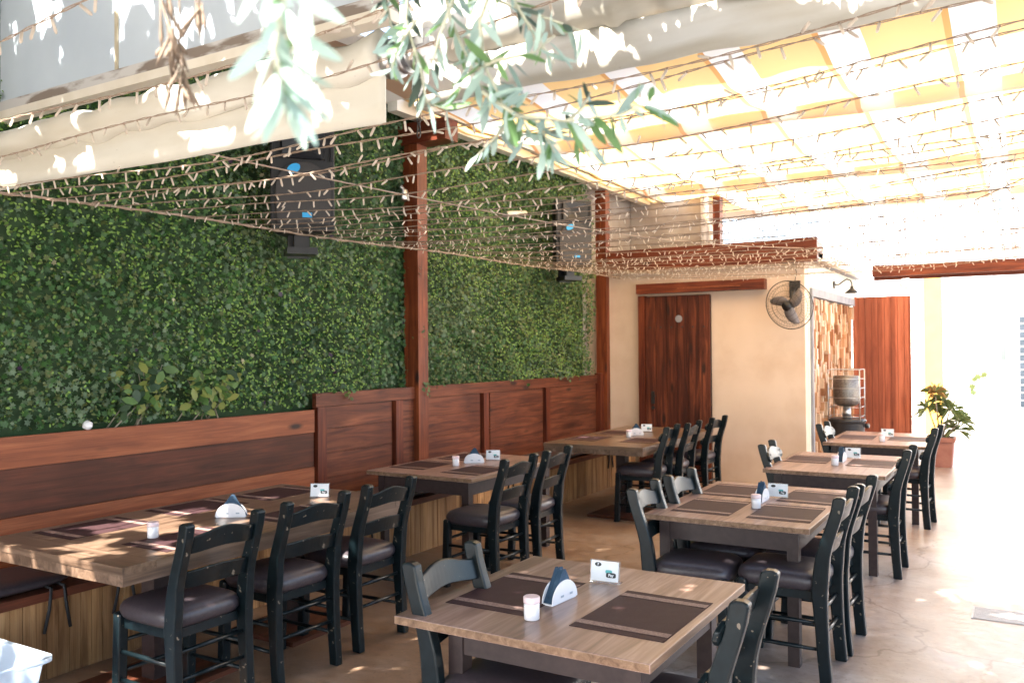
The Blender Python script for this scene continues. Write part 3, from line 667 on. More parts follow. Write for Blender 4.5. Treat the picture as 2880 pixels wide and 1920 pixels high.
bm = BM(); box(bm, -2.2, -1.5, -.86, -.802, 3.2, 4.3); obj('window', bm, m_slab, t, bevel=.004)
bm = BM()
for k in range(9): box(bm, -2.18, -1.52, -.875, -.862, 3.24+k*.115, 3.33+k*.115)
obj('shutter', bm, m_paper, t)
bx('column', (-1.15, -.85, -1.3, -1.0, 0, 3.0), noisy('yellow_painted_column', (.60, .30, .05), (.68, .36, .06), 3, .8), t)
t = thing('street_house', 'blown-out white house across the street with slatted blue-grey shutters', 'building', (3.2, 26, 0))
bm = BM(); box(bm, -3.6, 6, 0, 5, 0, 8); obj('wall', bm, m_whitew, t)
bm = BM()
for k in range(12): box(bm, -3.29, -2.4, -.06, -.002, .1+k*.2, .25+k*.2)
obj('shutter', bm, noisy('blue_grey_shutter', (.07, .09, .10), (.10, .12, .14), 5, .6), t)
t = thing('side_wall', 'low white boundary wall along the right side of the street', 'wall', (4.2, 14, 0)); bx('wall', (0, .3, -4, 10, 0, 2.6), m_whitew, t, bevel=0)

# floor drain
t = thing('floor_drain', 'rectangular grey slotted drain grate set in the walkway floor', 'drain', (-.05, 6.14, .005))
bm = BM(); 
for k in range(22): box(bm, -.24, .24, -.125+k*.0122, -.118+k*.0122, 0, .004)
box(bm, -.252, -.241, -.135, .145, 0, .0045); box(bm, .241, .252, -.135, .145, 0, .0045)
obj('grate', bm, noisy('worn_drain_grate', (.44, .42, .40), (.52, .50, .48), 20, .6), t)

# ------------------------------------------------------------------ speakers
def speaker(x, y, z, label, a):
    t = thing('loudspeaker', label, 'speaker', (x, y, z), a, group='black loudspeakers bracketed to the ivy hedge')
    # front faces local +X ; width along Y
    w_, d_, h_ = .235, .36, .78
    bm = BM(); poly = [(0, -w_), (0, w_), (-.24, w_*.72), (-d_, w_*.45), (-d_, -w_*.45), (-.24, -w_*.72)]
    prism(bm, poly, 0, h_, lambda p, q, s: (p-.02*abs(s/h_-.5), q, s)); obj('cabinet', bm, m_dgrey, t, bevel=.018, seg=3)
    # woofer grille (lower, arched) and horn
    bm = BM(); arc = [(-.19, .05), (.19, .05), (.2, .30)]+[(.2*math.cos(k), .30+.21*math.sin(k)) for k in np.linspace(0, math.pi, 16)]+[(-.2, .30)]
    prism(bm, arc[:-1], -.01, .016, lambda p, q, s: (s, p, q)); obj('grille', bm, m_grille, t, bevel=.006)
    bm = BM(); hv = [[bm.verts.new((xx, yy*s, .63+zz*s)) for yy, zz in ((-.15, -.10), (.15, -.10), (.15, .11), (-.15, .11))] for xx, s in ((.006, 1.05), (.022, 1.0), (.005, .55), (-.012, .2))]
    for i in range(3):
        for k in range(4): bm.faces.new((hv[i][k], hv[i][(k+1) % 4], hv[i+1][(k+1) % 4], hv[i+1][k]))
    bm.faces.new(hv[3]); obj('horn', bm, m_black, t)
    for s in (-1, 1): bx('port_slot', (.001, .012, s*.208-.010, s*.208+.010, .52, .72), m_black, t, bevel=.003)
    bm = BM(); prism(bm, [(.05*math.cos(k)*1.0, .033*math.sin(k)) for k in np.linspace(0, 2*math.pi, 25)[:-1]], .024, .030, lambda p, q, s: (s, p*math.cos(.5)-q*math.sin(.5)-.07, p*math.sin(.5)+q*math.cos(.5)+.45)); obj('oval_sticker', bm, m_blue, t)
    bx('name_badge', (.017, .022, -.01, .06, .10, .135), m_blue, t, bevel=.008)
    bm = BM(); box(bm, -.28, -.04, -.11, .11, -.16, -.11); box(bm, -.30, -.26, -.08, .08, -.17, .25); box(bm, -.2, -.12, -.05, .05, -.11, .0); obj('bracket', bm, m_black, t, bevel=.006)
speaker(-4.50, 4.58, 2.56, 'large black loudspeaker with blue oval sticker on the nearer hedge section', R(-38))
speaker(-4.50, 8.98, 2.66, 'farther black loudspeaker, seen through the string lights beyond the near post', R(-38))
t = thing('emergency_light', 'small cream tube light fixed to the hedge beside the far loudspeaker', 'lamp', (-4.83, 8.2, 3.2), R(0))
bm = BM(); tube(bm, [(0, -.2, -.03), (0, .2, .03)], .03, 12); obj('tube_body', bm, m_cream, t, smooth=False); bm = BM(); tube(bm, [(0, -.21, -.035), (0, -.235, -.04)], .036, 12); obj('end_cap', bm, m_steel, t)

# ------------------------------------------------------------------ tables
def table(name, x0, x1, y0, y1, label, H_=.74, ins=(.07, .07, .06)):
    cx, cy = (x0+x1)/2, (y0+y1)/2; a, b = (x1-x0)/2, (y1-y0)/2
    t = thing('dining_table', label, 'table', (cx, cy, 0), group='walnut tables with brown frames')
    bm = BM(); box(bm, -a, a, -b, b, H_-.03, H_)
    for f in bm.faces: f.material_index = 0 if abs(f.normal.z) > .5 or True else 1
    bm.normal_update()
    for f in bm.faces: f.material_index = 0 if abs(f.normal.z) > .5 else 1
    obj('tabletop', bm, [m_walnut, m_walnut_edge], t, bevel=.0025)
    s = .06; il, ir, iy = ins; z0, z1 = H_-.14, H_-.0305
    xa, xb, ya, yb = -a+il, a-ir, -b+iy, b-iy     # outer faces of the four legs
    bm = BM()
    for y_ in (ya+.006, yb-.03): box(bm, xa+s+.001, xb-s-.001, y_, y_+.024, z0, z1)
    for x_ in (xa+.006, xb-.03): box(bm, x_, x_+.024, ya+s+.001, yb-s-.001, z0, z1)
    obj('apron', bm, m_frame, t, bevel=.002)
    for lx in (xa, xb-s):
        for ly in (ya, yb-s): bx('leg', (lx, lx+s, ly, ly+s, 0, H_-.0305), m_frame, t, bevel=.003)
    return t
def thick_table(x0, x1, y0, y1, label, cols):
    cx, cy = (x0+x1)/2, (y0+y1)/2; a, b = (x1-x0)/2, (y1-y0)/2; H_ = .75
    t = thing('pedestal_table', label, 'table', (cx, cy, 0), group='thick-topped rustic tables on pedestals')
    bm = BM(); e = .17
    box(bm, -a, a, -b+e+.0008, b-e-.0008, H_-.035, H_, 0); box(bm, -a, a, -b, -b+e-.0008, H_-.035, H_, 1); box(bm, -a, a, b-e+.0008, b, H_-.035, H_, 1)
    obj('tabletop', bm, [m_rustic, m_rusticx], t, bevel=.002)
    bm = BM(); q = .012
    box(bm, a-.04-q*0, a-.004, -b+.004, b-.004, H_-.085, H_-.0355); box(bm, -a+.004, -a+.04, -b+.004, b-.004, H_-.085, H_-.0355)
    box(bm, -a+.041, a-.041, -b+.004, -b+.04, H_-.085, H_-.0355); box(bm, -a+.041, a-.041, b-.04, b-.004, H_-.085, H_-.0355)
    obj('edge_frame', bm, m_rustic, t, bevel=.002)
    for yc in cols:
        lx, ly = .1, yc-cy
        bx('pedestal_column', (lx-.05, lx+.05, ly-.05, ly+.05, .0305, H_-.086), m_frame, t); bx('base_plate', (lx-.26, lx+.26, ly-.3, ly+.3, .004, .03), m_reddark, t, bevel=.006)
    return t
thick_table(-4.52, -3.37, 2.33, 4.38, 'long rustic oak table dappled with sunlight, nearest along the wall bench', (2.85, 3.85))
table('B', -4.44, -3.45, 5.19, 6.56, 'walnut table with brown apron pushed to the wall bench, beside the near post', .75)
thick_table(-4.17, -3.10, 7.58, 9.72, 'thick-topped rustic table by the peach wall, farthest along the bench', (8.1, 9.2))
table('M1', -1.93, -.965, 2.40, 3.41, 'pale walnut square table in the foreground with two place mats', .745, (.15, .08, .12))
table('M2', -1.87, -.96, 4.58, 5.95, 'walnut table with four place mats, second in the middle row', .747)
table('M3', -1.75, -.87, 6.70, 7.97, 'walnut table third in the middle row, before the peach wall corner', .75)
table('M4', -1.72, -.80, 8.85, 10.17, 'farthest walnut table, bluish with glare, in front of the patio heater', .75)

# ------------------------------------------------------------------ chairs
def post_x(z):
    K = [(0, -.228), (.18, -.214), (.45, -.200), (.60, -.212), (.93, -.300)]
    for (a, p), (b, q) in zip(K, K[1:]):
        if a <= z <= b: s = (z-a)/(b-a); s = s*s*(3-2*s)*.5+s*.5; return p+(q-p)*s
    return K[-1][1]
def post_w(z): return .060+.018*math.exp(-((z-.5)/.17)**2)
def chair(style, label):
    t = thing('taverna_chair', label, 'chair'); m = m_chair
    bm = BM(); superbox(bm, (.012, 0, .492), .222, .213, .060, .40); obj('seat_cushion', bm, m_vinyl, t, smooth=True)
    bm = BM(); box(bm, -.175, .19, -.19, -.165, .41, .452); box(bm, -.175, .19, .165, .19, .41, .452); box(bm, .165, .19, -.1645, .1645, .41, .452); box(bm, -.19, -.17, -.1645, .1645, .41, .452)
    obj('seat_frame', bm, m, t, bevel=.008)
    for s in (-1, 1):
        bm = BM(); zs = np.linspace(0, .93, 17)
        poly = [(post_x(z)+post_w(z)/2, z) for z in zs]
        tz = post_x(.93); poly += [(tz+.012, .938), (tz-.012, .938)] + [(post_x(z)-post_w(z)/2, z) for z in zs[::-1]]
        y0 = s*.197; prism(bm, poly, y0-.0225, y0+.0225, lambda a, b, c: (a, c, b)); obj('back_post', bm, m, t, bevel=.007)
        bm = BM(); zs = np.linspace(0, .475, 8)
        poly = [(.190+.018*(1-z/.45)+.026, z) for z in zs] + [(.2, .485)] + [(.190+.018*(1-z/.45)-.026, z) for z in zs[::-1]]
        prism(bm, poly, s*.190-.025, s*.190+.025, lambda a, b, c: (a, c, b)); obj('front_leg', bm, m, t, bevel=.008)
    def slat(z0, z1, arch, front):
        bm = BM(); n = 14; half = .2+(.045 if front else -.018); x_at = lambda z: post_x(z)+(post_w(z)/2+.012 if front else .0)
        A = []
        for i in range(n+1):
            u = -1+2*i/n; y = half*u; e = (1-min(1, max(0, (abs(u)-.86)/.14))**2)**.5 if front else 1
            zc = (z0+z1)/2; top = z1+arch*(math.cos(u*math.pi)*.5+.5); bot = z0+arch*.45*(math.cos(u*math.pi)*.5+.5)
            if front: mid = (top+bot)/2; top = mid+(top-mid)*max(e, .35); bot = mid+(bot-mid)*max(e, .35)
            bow = -.022*(1-u*u)
            A.append([bm.verts.new((x_at(bot)+bow-.009, y, bot)), bm.verts.new((x_at(bot)+bow+.009, y, bot)), bm.verts.new((x_at(top)+bow+.009, y, top)), bm.verts.new((x_at(top)+bow-.009, y, top))])
        for i in range(n):
            for k in range(4): bm.faces.new((A[i][k], A[i][(k+1) % 4], A[i+1][(k+1) % 4], A[i+1][k]))
        bm.faces.new(A[0][::-1]); bm.faces.new(A[-1]); bmesh.ops.recalc_face_normals(bm, faces=bm.faces)
        o = obj('back_slat', bm, m, t, smooth=False, bevel=.004)
        if front:
            for s in (-1, 1):
                for zz in (z0+.02, z1-.015):
                    bm = BM(); x_ = x_at(zz)+.005; tube(bm, [(x_, s*.2, zz), (x_+.006, s*.2, zz)], .006, 8); obj('screw', bm, m_iron, o)
    fr = style == 'front'
    slat(.795, .872, .03, fr); slat(.635, .712, .012, fr)
    def rung(a, b): bm = BM(); mid = (Vector(a)+Vector(b))/2; tube(bm, [a, mid, b], [.009, .012, .009], 8); obj('rung', bm, m, t, smooth=True)
    for z in (.355, .235): rung((post_x(z), -.185, z), (post_x(z), .185, z))
    for s in (-1, 1):
        for z in (.30, .17): rung((post_x(z), s*.195, z), (.205, s*.193, z))
    for z in (.34, .20): rung((.205, -.185, z), (.205, .185, z))
    return t
base = {'flat': chair('flat', 'x'), 'front': chair('front', 'x')}
used = set()
def put(style, x, y, rz, sc, label, group):
    o = base[style] if style not in used else copy_tree(base[style]); used.add(style)
    o.location = (x, y, .004); o.rotation_euler = (0, 0, rz+random.uniform(-.05, .05)); o.scale = (1, 1, sc); o['label'] = label; o['group'] = group; o['category'] = 'chair'
PI = math.pi
gA = 'chairs pulled up to the bench-side tables'; gM = 'chairs around the middle row tables'
put('flat', -3.42, 2.675, PI+.02, 1, 'dark chair at the near corner of the long bench table, nearest to the plastic tub', gA)
put('flat', -3.43, 3.29, PI-.03, 1, 'dark chair in the middle of the three at the long bench table', gA)
put('flat', -3.44, 3.88, PI+.03, 1, 'dark chair at the far end of the long rustic table', gA)
put('flat', -3.34, 5.19, PI-.06, 1, 'dark chair at the near corner of the apron table by the post', gA)
put('flat', -3.34, 5.74, PI+.02, 1, 'dark chair farther along the apron table by the post', gA)
put('front', -3.24, 7.92, PI+.08, 1, 'dark chair with round-ended slat, nearest at the far thick-topped table', gA)
put('flat', -3.20, 8.45, PI, 1, 'dark chair in the middle of three at the far thick-topped table', gA)
put('front', -3.18, 9.25, PI-.06, 1, 'dark chair silhouetted against the peach wall, farthest by the bench tables', gA)
put('flat', -1.60, 2.66, .02, .98, 'dark chair with glossy grey slat on the left of the foreground table', gM)
put('front', -1.03, 2.70, PI-.02, 1, 'chipped blue-black chair at the right of the foreground table, partly cut off', gM)
put('flat', -1.58, 4.62, .03, .97, 'chair with pale shining slat, nearer on the left of the four-mat table', gM)
put('flat', -1.57, 5.17, 0, .97, 'chair with pale shining slat, farther on the left of the four-mat table', gM)
put('flat', -1.09, 4.67, PI, 1, 'blue-grey chair, nearer on the walkway side of the four-mat table', gM)
put('flat', -1.07, 5.17, PI+.02, 1, 'blue-grey chair, farther on the walkway side of the four-mat table', gM)
put('front', -1.50, 7.05, 0, .98, 'chair with pale round-ended slat against the peach wall, left of the third table', gM)
put('front', -1.03, 6.97, PI, 1, 'dark chair on the walkway side of the third table', gM)
put('front', -1.47, 9.13, 0, .98, 'chair with white-lit slat in front of the black heater drum', gM)
put('front', -1.00, 8.95, PI, 1, 'dark chair on the walkway side of the farthest table, near the planter', gM)

# ------------------------------------------------------------------ table items
def placemat_proto():
    t = thing('place_mat', 'x', 'place mat'); 
    bm = BM(); g = [[bm.verts.new((x, y, .0012+.0004*math.sin(x*40+y*23))) for x in np.linspace(-.17, .17, 7)] for y in np.linspace(-.245, .245, 9)]
    for j in range(8):
        for i in range(6): bm.faces.new((g[j][i], g[j][i+1], g[j+1][i+1], g[j+1][i]))
    o = obj('cloth', bm, m_mat, t); md = o.modifiers.new('thick', 'SOLIDIFY'); md.thickness = .0012
    for s in (-1, 1):
        bm = BM(); box(bm, -.168, .168, s*.185-.019, s*.185+.019, .0026, .0031); obj('woven_band', bm, m_matstripe, t)
    return t
pm = placemat_proto(); pm_used = [0]
def mat_at(x, y, z, rz, label):
    o = pm if not pm_used[0] else copy_tree(pm); pm_used[0] = 1
    o.location = (x, y, z); o.rotation_euler = (0, 0, rz); o['label'] = label; o['group'] = 'brown place mats with tan bands'; o['category'] = 'place mat'
mat_at(-1.69, 2.86, .7455, .0, 'dark brown mat on the foreground table, beside the paper napkins')
mat_at(-1.165, 2.845, .7455, -.01, 'reddish brown mat on the right half of the foreground table')
for x, y, l in ((-1.165, 4.975, 'near right mat on the four-mat table'), (-1.14, 5.57, 'far right mat on the four-mat table'), (-1.60, 4.975, 'near left mat on the four-mat table'), (-1.65, 5.60, 'far left mat on the four-mat table'),
                (-1.55, 7.45, 'left mat on the third table in the middle row'), (-1.06, 7.40, 'glare-washed right mat on the third table'),
                (-1.50, 9.5, 'left mat on the farthest table'), (-1.02, 9.53, 'shining right mat on the farthest table')):
    mat_at(x, y, .7475 if y < 6.5 else .7505, random.uniform(-.03, .03), l)
for x, y, l in ((-4.28, 2.80, 'dark mat at the near back corner of the long rustic table'), (-4.30, 3.48, 'dark mat second along the bench side of the long table'), (-4.25, 4.08, 'dark mat at the far back corner of the long table'),
                (-3.62, 2.86, 'dark mat at the near front of the long rustic table'), (-3.60, 3.62, 'dark mat in front of the middle chair of the long table'),
                (-4.23, 5.66, 'near dark mat on the apron table, bench side'), (-4.2, 6.27, 'far dark mat on the apron table, bench side'), (-3.68, 5.6, 'dark mat before the nearer chair of the apron table'),
                (-3.95, 8.17, 'dark mat at the near bench side of the far thick-topped table'), (-3.92, 8.85, 'dark mat at the far bench side of the far thick-topped table'), (-3.35, 8.22, 'dark mat before the nearest chair of the far thick-topped table')):
    mat_at(x, y, .7507, random.uniform(-.03, .03), l)

def jar(x, y, z, label):
    t = thing('candle_jar', label, 'jar', (x, y, z), group='white lidded jars on the tables')
    bm = BM(); lathe(bm, [(.024, 0), (.0275, .003), (.0275, .055), (.025, .058)], 24); obj('body', bm, m_white, t)
    bm = BM(); lathe(bm, [(.0285, .0585), (.029, .061), (.029, .078), (.026, .0805)], 24); obj('lid', bm, m_pinklid, t)
def napkins(x, y, z, rz, label):
    t = thing('napkin_holder', label, 'napkin holder', (x, y, z), rz, group='half-round napkin holders on the tables')
    arc = [(.085*math.cos(k), .005+.075*math.sin(k)) for k in np.linspace(0, PI, 20)]
    for s in (-1, 1):
        bm = BM(); prism(bm, arc, s*.022-.002, s*.022+.002, lambda a, b, c: (c, a, b)); o = obj('side_plate', bm, m_white, t, bevel=.001)
        if s == 1:
            bm = BM(); box(bm, .0245, .025, -.03, -.01, .02, .028); box(bm, .0245, .025, .03, .05, .02, .028); obj('printed_mark', bm, m_grey, o)
    bm = BM(); box(bm, -.02, .02, -.08, .08, 0, .005); obj('base', bm, m_white, t)
    bm = BM()
    for k in range(7):
        c = -.017+k*.0056; j = random.uniform(-.006, .006); prism(bm, [(-.082, .008), (.084, .006), (.012+j, .118+j), (-.004+j, .120+j)], c-.002, c+.002, lambda a, b, cc: (cc+.06*(b-.01)*(c), a, b))
    obj('napkins', bm, m_navy, t)
def textmesh(s, size, mtx, m, parent, name='lettering'):
    cu = bpy.data.curves.new('t', 'FONT'); cu.body = s; cu.size = size; cu.align_x = 'CENTER'; cu.align_y = 'CENTER'; cu.extrude = .0002; cu.offset = .0004
    to = bpy.data.objects.new('t', cu); COL.objects.link(to); bpy.context.view_layer.update()
    me = bpy.data.meshes.new_from_object(to.evaluated_get(bpy.context.evaluated_depsgraph_get())); bpy.data.objects.remove(to)
    me.transform(mtx); me.materials.clear(); me.materials.append(m); me.name = name
    return link(bpy.data.objects.new(name, me), parent)
def sign(x, y, z, rz, label, num=None):
    t = thing('table_sign', label, 'sign', (x, y, z), rz, group='acrylic payment signs on the tables')
    # front faces local -Y, leaning back slightly
    L = Matrix.Rotation(R(-8), 4, 'X')
    bm = BM(); box(bm, -.062, .062, -.004, .004, .001, .09, mtx=L); box(bm, -.062, .062, -.004, .04, 0, .003); obj('acrylic_stand', bm, m_acryl, t, bevel=.001, seg=1)
    bm = BM(); box(bm, -.058, .058, -.0062, -.0045, .008, .086, mtx=L); card = obj('card', bm, m_paper, t)
    def ell(cx, cz, a, b, y, m, nm, sq=1.0):
        bm = BM(); pts = [(cx+a*math.copysign(abs(math.cos(k))**sq, math.cos(k)), cz+b*math.copysign(abs(math.sin(k))**sq, math.sin(k))) for k in np.linspace(0, 2*PI, 29)[:-1]]
        prism(bm, pts, y-.0006, y, lambda p, q, s: (p, s, q)); bmesh.ops.transform(bm, matrix=L, verts=bm.verts); return obj(nm, bm, m, card)
    ell(-.028, .072, .014, .0085, -.0066, m_ink, 'number_badge'); ell(.018, .046, .014, .007, -.0066, m_teal, 'teal_badge', .5); ell(.028, .033, .021, .010, -.0074, m_ink, 'pay_badge', .5)
    X = Matrix.Rotation(R(90), 4, 'X')
    textmesh('Pay', .016, L @ Matrix.Translation((.028, -.0082, .033)) @ X, m_paper, card)
    if num: textmesh(num, .014, L @ Matrix.Translation((-.028, -.0074, .072)) @ X, m_paper, card)
jar(-1.482, 2.60, .7455, 'white jar with pink lid at the front of the foreground table')
napkins(-1.50, 2.845, .7455, -.10, 'half-round napkin holder with navy napkins on the foreground table')
sign(-1.455, 3.145, .7455, .07, 'clear payment sign numbered 7 on the foreground table', '7')
jar(-1.356, 5.04, .7475, 'white jar beside the napkins on the four-mat table'); napkins(-1.385, 5.28, .7475, 0, 'napkin holder in the centre of the four-mat table'); sign(-1.33, 5.45, .7475, .1, 'payment sign on the four-mat table')
jar(-1.296, 7.14, .7505, 'white jar on the third table in the middle row'); napkins(-1.29, 7.40, .7505, 0, 'napkin holder on the third table in the middle row'); sign(-1.245, 7.66, .7505, .1, 'payment sign on the third table in the middle row')
jar(-1.216, 9.15, .7505, 'white jar on the farthest table'); sign(-1.22, 9.6, .7505, .1, 'payment sign on the farthest table by the heater')
jar(-3.788, 2.79, .7507, 'sunlit white jar on the long rustic table'); napkins(-3.87, 3.36, .7507, -.95, 'napkin holder standing on the long rustic table'); sign(-3.88, 4.08, .7507, .5, 'payment sign at the far end of the long rustic table')
jar(-3.962, 5.73, .7507, 'white jar on the apron table by the post'); napkins(-3.93, 5.95, .7507, -.95, 'napkin holder on the apron table by the post'); sign(-3.87, 6.15, .7507, .4, 'payment sign on the apron table by the post')
jar(-3.609, 8.44, .7507, 'white jar on the far thick-topped table'); napkins(-3.62, 8.66, .7507, -.95, 'napkin holder on the far thick-topped table'); sign(-3.66, 9.07, .7507, .4, 'payment sign on the far thick-topped table')

# ------------------------------------------------------------------ storage tub
t = thing('storage_tub', 'frosted clear plastic storage tub with blue clip in the near left corner', 'tub', (-4.0, 1.85, .004))
bm = BM(); hx, hy, hz = .34, .34, .36
def ring(s, z, r=.05):
    pts = []
    for cx, cy, a0 in ((1, 1, 0), (-1, 1, 90), (-1, -1, 180), (1, -1, 270)):
        for k in range(5):
            a = R(a0+k*22.5); pts.append((cx*(hx*s-r)+r*math.cos(a), cy*(hy*s-r)+r*math.sin(a), z))
    return [bm.verts.new(p) for p in pts]
rs = [ring(.82, .004), ring(.82, .0041), ring(.97, hz-.02), ring(1.04, hz-.02), ring(1.04, hz), ring(.98, hz), ring(.96, hz-.03), ring(.80, .01)]
for i in range(len(rs)-1):
    for k in range(20): bm.faces.new((rs[i][k], rs[i][(k+1) % 20], rs[i+1][(k+1) % 20], rs[i+1][k]))
bm.faces.new(rs[0][::-1]); bm.faces.new(rs[-1]); bmesh.ops.recalc_face_normals(bm, faces=bm.faces)
obj('tub_body', bm, m_box, t, smooth=False)
bm = BM(); superbox(bm, (hx*.97, -.05, hz-.10), .015, .09, .022, .6); obj('clip', bm, m_blue, t, smooth=True)

# ------------------------------------------------------------------ string lights
def lights():
    sup = thing('support_cable', 'thick brown cable along the hedge from which the string lights fan out', 'cable', (-4.55, 6, 2.56))
    bm = BM()
    def cz(y): return 2.525+.012*(y-2.4)+.008*math.sin(y*2.2)
    pts = [(.006*math.sin(y*31), y-6, cz(y)-2.56) for y in np.linspace(.4, 10.4, 160)]; tube(bm, pts, .007, 6)
    pts = [(.008*math.cos(y*27), y-6, cz(y)-2.56+.008*math.sin(y*27)) for y in np.linspace(.4, 10.4, 300)]; tube(bm, pts, .004, 5); obj('strand', bm, m_cord, sup)
    for (a, b, lab) in (((-3.1, 2.4, 2.56), (-2.2, 10.35, 2.85), 'plain brown wire crossing the string lights diagonally towards the peach wall'), ((1.6, 3.6, 3.05), (-1.95, 10.4, 2.75), 'thin bare wire running diagonally under the bright awning')):
        t = thing('guy_wire', lab, 'wire', a, group='bare wires crossing the light net'); bm = BM(); A = Vector(a); Bv = Vector(b)
        tube(bm, [(Bv-A)*s-Vector((0, 0, .12*math.sin(PI*s))) for s in np.linspace(0, 1, 30)], .0045, 5); obj('strand', bm, m_cord, t)
    ys = [0.95, 1.25, 1.62, 1.95, 2.3, 2.5, 2.7, 2.9, 3.08, 3.3, 3.6, 3.85]
    y = 4.05
    while y < 10.3: ys.append(y+random.uniform(-.05, .05)); y += random.uniform(.10, .22)
    bb = BM(); tube(bb, [(0, 0, 0), (0, 0, -.005)], .003, 5); tube(bb, [(0, 0, -.005), (0, 0, -.034), (0, 0, -.040)], [.0042, .0046, .0025], 6, mi=1)
    proto = None
    words = ['first', 'second', 'third', 'fourth', 'fifth', 'sixth', 'seventh', 'eighth', 'ninth', 'tenth', 'eleventh', 'twelfth']
    for i, yl in enumerate(ys):
        yr = yl+.10+.12*(yl-2.4)*(yl < 4)+random.uniform(-.12, .12); A = Vector((-4.55, yl, cz(yl))); Bv = Vector((2.3, yr, 2.80+random.uniform(-.03, .05)))
        sag = .15+random.uniform(-.03, .05); L = (Bv-A)
        lab = ('%s string of small white lights counted from the camera' % words[i]) if i < 12 else 'string of small white lights in the dense far part of the overhead net'
        t = thing('string_lights', lab, 'string lights', A, group='strings of lights stretched overhead' if i < 12 else 'dense far strings of lights overhead')
        ph = random.uniform(0, 6); n = 70
        def pt(s): return L*s-Vector((0, 0, 4*sag*s*(1-s)))+Vector((0, .012*math.sin(s*17+ph), .010*math.sin(s*23+ph)))
        bm = BM(); r0 = .0017 if i < 12 else .0017
        k = 190 if i < 12 else 110
        for q in (0, 1):
            pts = []
            for j in range(k+1):
                s = j/k; a = s*L.length*2*PI*5.5+q*PI; amp = .0026 if i < 12 else .003
                pts.append(pt(s)+Vector((0, amp*math.cos(a), amp*math.sin(a))))
            tube(bm, pts, r0, 4 if q else 5, caps=False)
        obj('flex', bm, m_cord, t)
        step = .088 if i < 12 else .11; nb = int(L.length/step)
        for j in range(1, nb):
            s = j*step/L.length+random.uniform(-.004, .004); p = pt(s)
            if p.x+A.x > 1.2: break
            rot = Matrix.Rotation(random.uniform(-1.0, 1.0) if random.random() < .8 else random.uniform(-2.6, 2.6), 4, 'Y') @ Matrix.Rotation(random.uniform(-.6, .6), 4, 'X')
            if proto is None:
                proto = obj('bulb', bb, [m_cord, m_bulb], t); o = proto
            else:
                o = proto.copy(); COL.objects.link(o); o.parent = t
            o.matrix_local = Matrix.Translation(p) @ rot @ Matrix.Scale(1 if i < 12 else .82, 4)
lights()

# ------------------------------------------------------------------ olive tree
ot = thing('olive_tree', 'olive tree standing behind the viewer whose silvery sprigs hang into the top of the view', 'tree', (1.0, -1.4, 0))
O = Vector(ot.location)
bm = BM(); tube(bm, [(0, 0, 0), (.05, .05, .8), (-.05, .0, 1.7), (.0, .1, 2.6)], [.26, .2, .17, .14], 14)
for a in ((-2.6, 1.6, 4.1), (-.6, 2.3, 3.9), (1.5, 1.2, 4.0), (.4, -1.2, 4.0), (-1.8, -.6, 4.3), (-4.4, 3.4, 4.7), (-2.4, 4.6, 4.9)):
    e = Vector(a); tube(bm, [(0, .1, 2.4), Vector((0, .1, 2.4)).lerp(e, .5)+Vector((0, 0, .25)), e], [.1, .06, .025], 9)
obj('trunk', bm, m_bark, ot, smooth=True)
def crown():
    n = 80000; x = rng.uniform(-7.6, 2.6, n); y = rng.uniform(-3.8, 5.3, n)
    fwd = np.maximum(0, (x*-.5128+y*.8585)); base = np.maximum(2.9, 2.15+.44*fwd)
    z = base+rng.random(n)*1.2+.15
    # unseen crown kept dense, its gaps shaped so sun flecks land where wanted
    px = x-SUN.x/SUN.z*(z-.75); py = y-SUN.y/SUN.z*(z-.75)   # where this leaf's shadow lands at table height
    c = np.sin(px*8.1+1.3*np.sin(py*5.3))*np.sin(py*7.3+1.1*np.sin(px*4.9))+.7*np.sin(px*19.3+py*8)*np.sin(py*17.7-px*7)
    def blob(cx, cy, rx, ry): return np.exp(-(((px-cx)/rx)**2+((py-cy)/ry)**2)**2)
    thin = np.zeros(n)
    for a in ((-4.0, 3.0, .75, 1.3), (-4.0, 1.5, 1.5, .7), (-2.45, 2.55, .35, .5), (-3.7, 2.0, .5, .4), (-2.6, 4.6, .5, .5), (-3.3, 8.3, 2.2, .25)): thin = np.maximum(thin, blob(*a)*2.95)
    thin = np.maximum(thin, np.maximum(blob(-3.2, 4.75, 2.0, .7)*2.55, blob(-2.9, 3.72, 1.7, .36)*2.4))
    for a in ((-.40, 6.05, .36, .16), (-.25, 5.62, .15, .09), (-1.3, 9.1, 6.5, .7), (.8, 8.7, 2.6, .5), (-.6, 1.3, .9, .5), (-.55, 1.95, 1.1, .36)): thin = np.maximum(thin, blob(*a)*6)
    keep = c+rng.normal(0, .2, n)+2.4 > thin
    pos = np.stack([x, y, z], 1)[keep]-np.array(O)
    V, Fc = scatter(LANCE, pos, (0, 0, 1), rng.uniform(.13, .23, len(pos)), jitter=.8)
    return V, Fc, len(pos)
WIDE = [(a*2.6, b, c) for a, b, c in LANCE]
def crown2():
    global LANCE
    L0 = LANCE; LANCE = WIDE; r = crown(); LANCE = L0; return r
V, Fc, n = crown2(); leaves_mesh('crown', V, Fc, [0]*n, [m_crown], ot)
LEAF = [(0, -.5, 0), (.055, -.36, .01), (.095, -.1, .02), (.085, .2, .02), (.04, .42, .0), (0, .5, 0), (-.04, .42, 0), (-.085, .2, .02), (-.095, -.1, .02), (-.055, -.36, .01)]
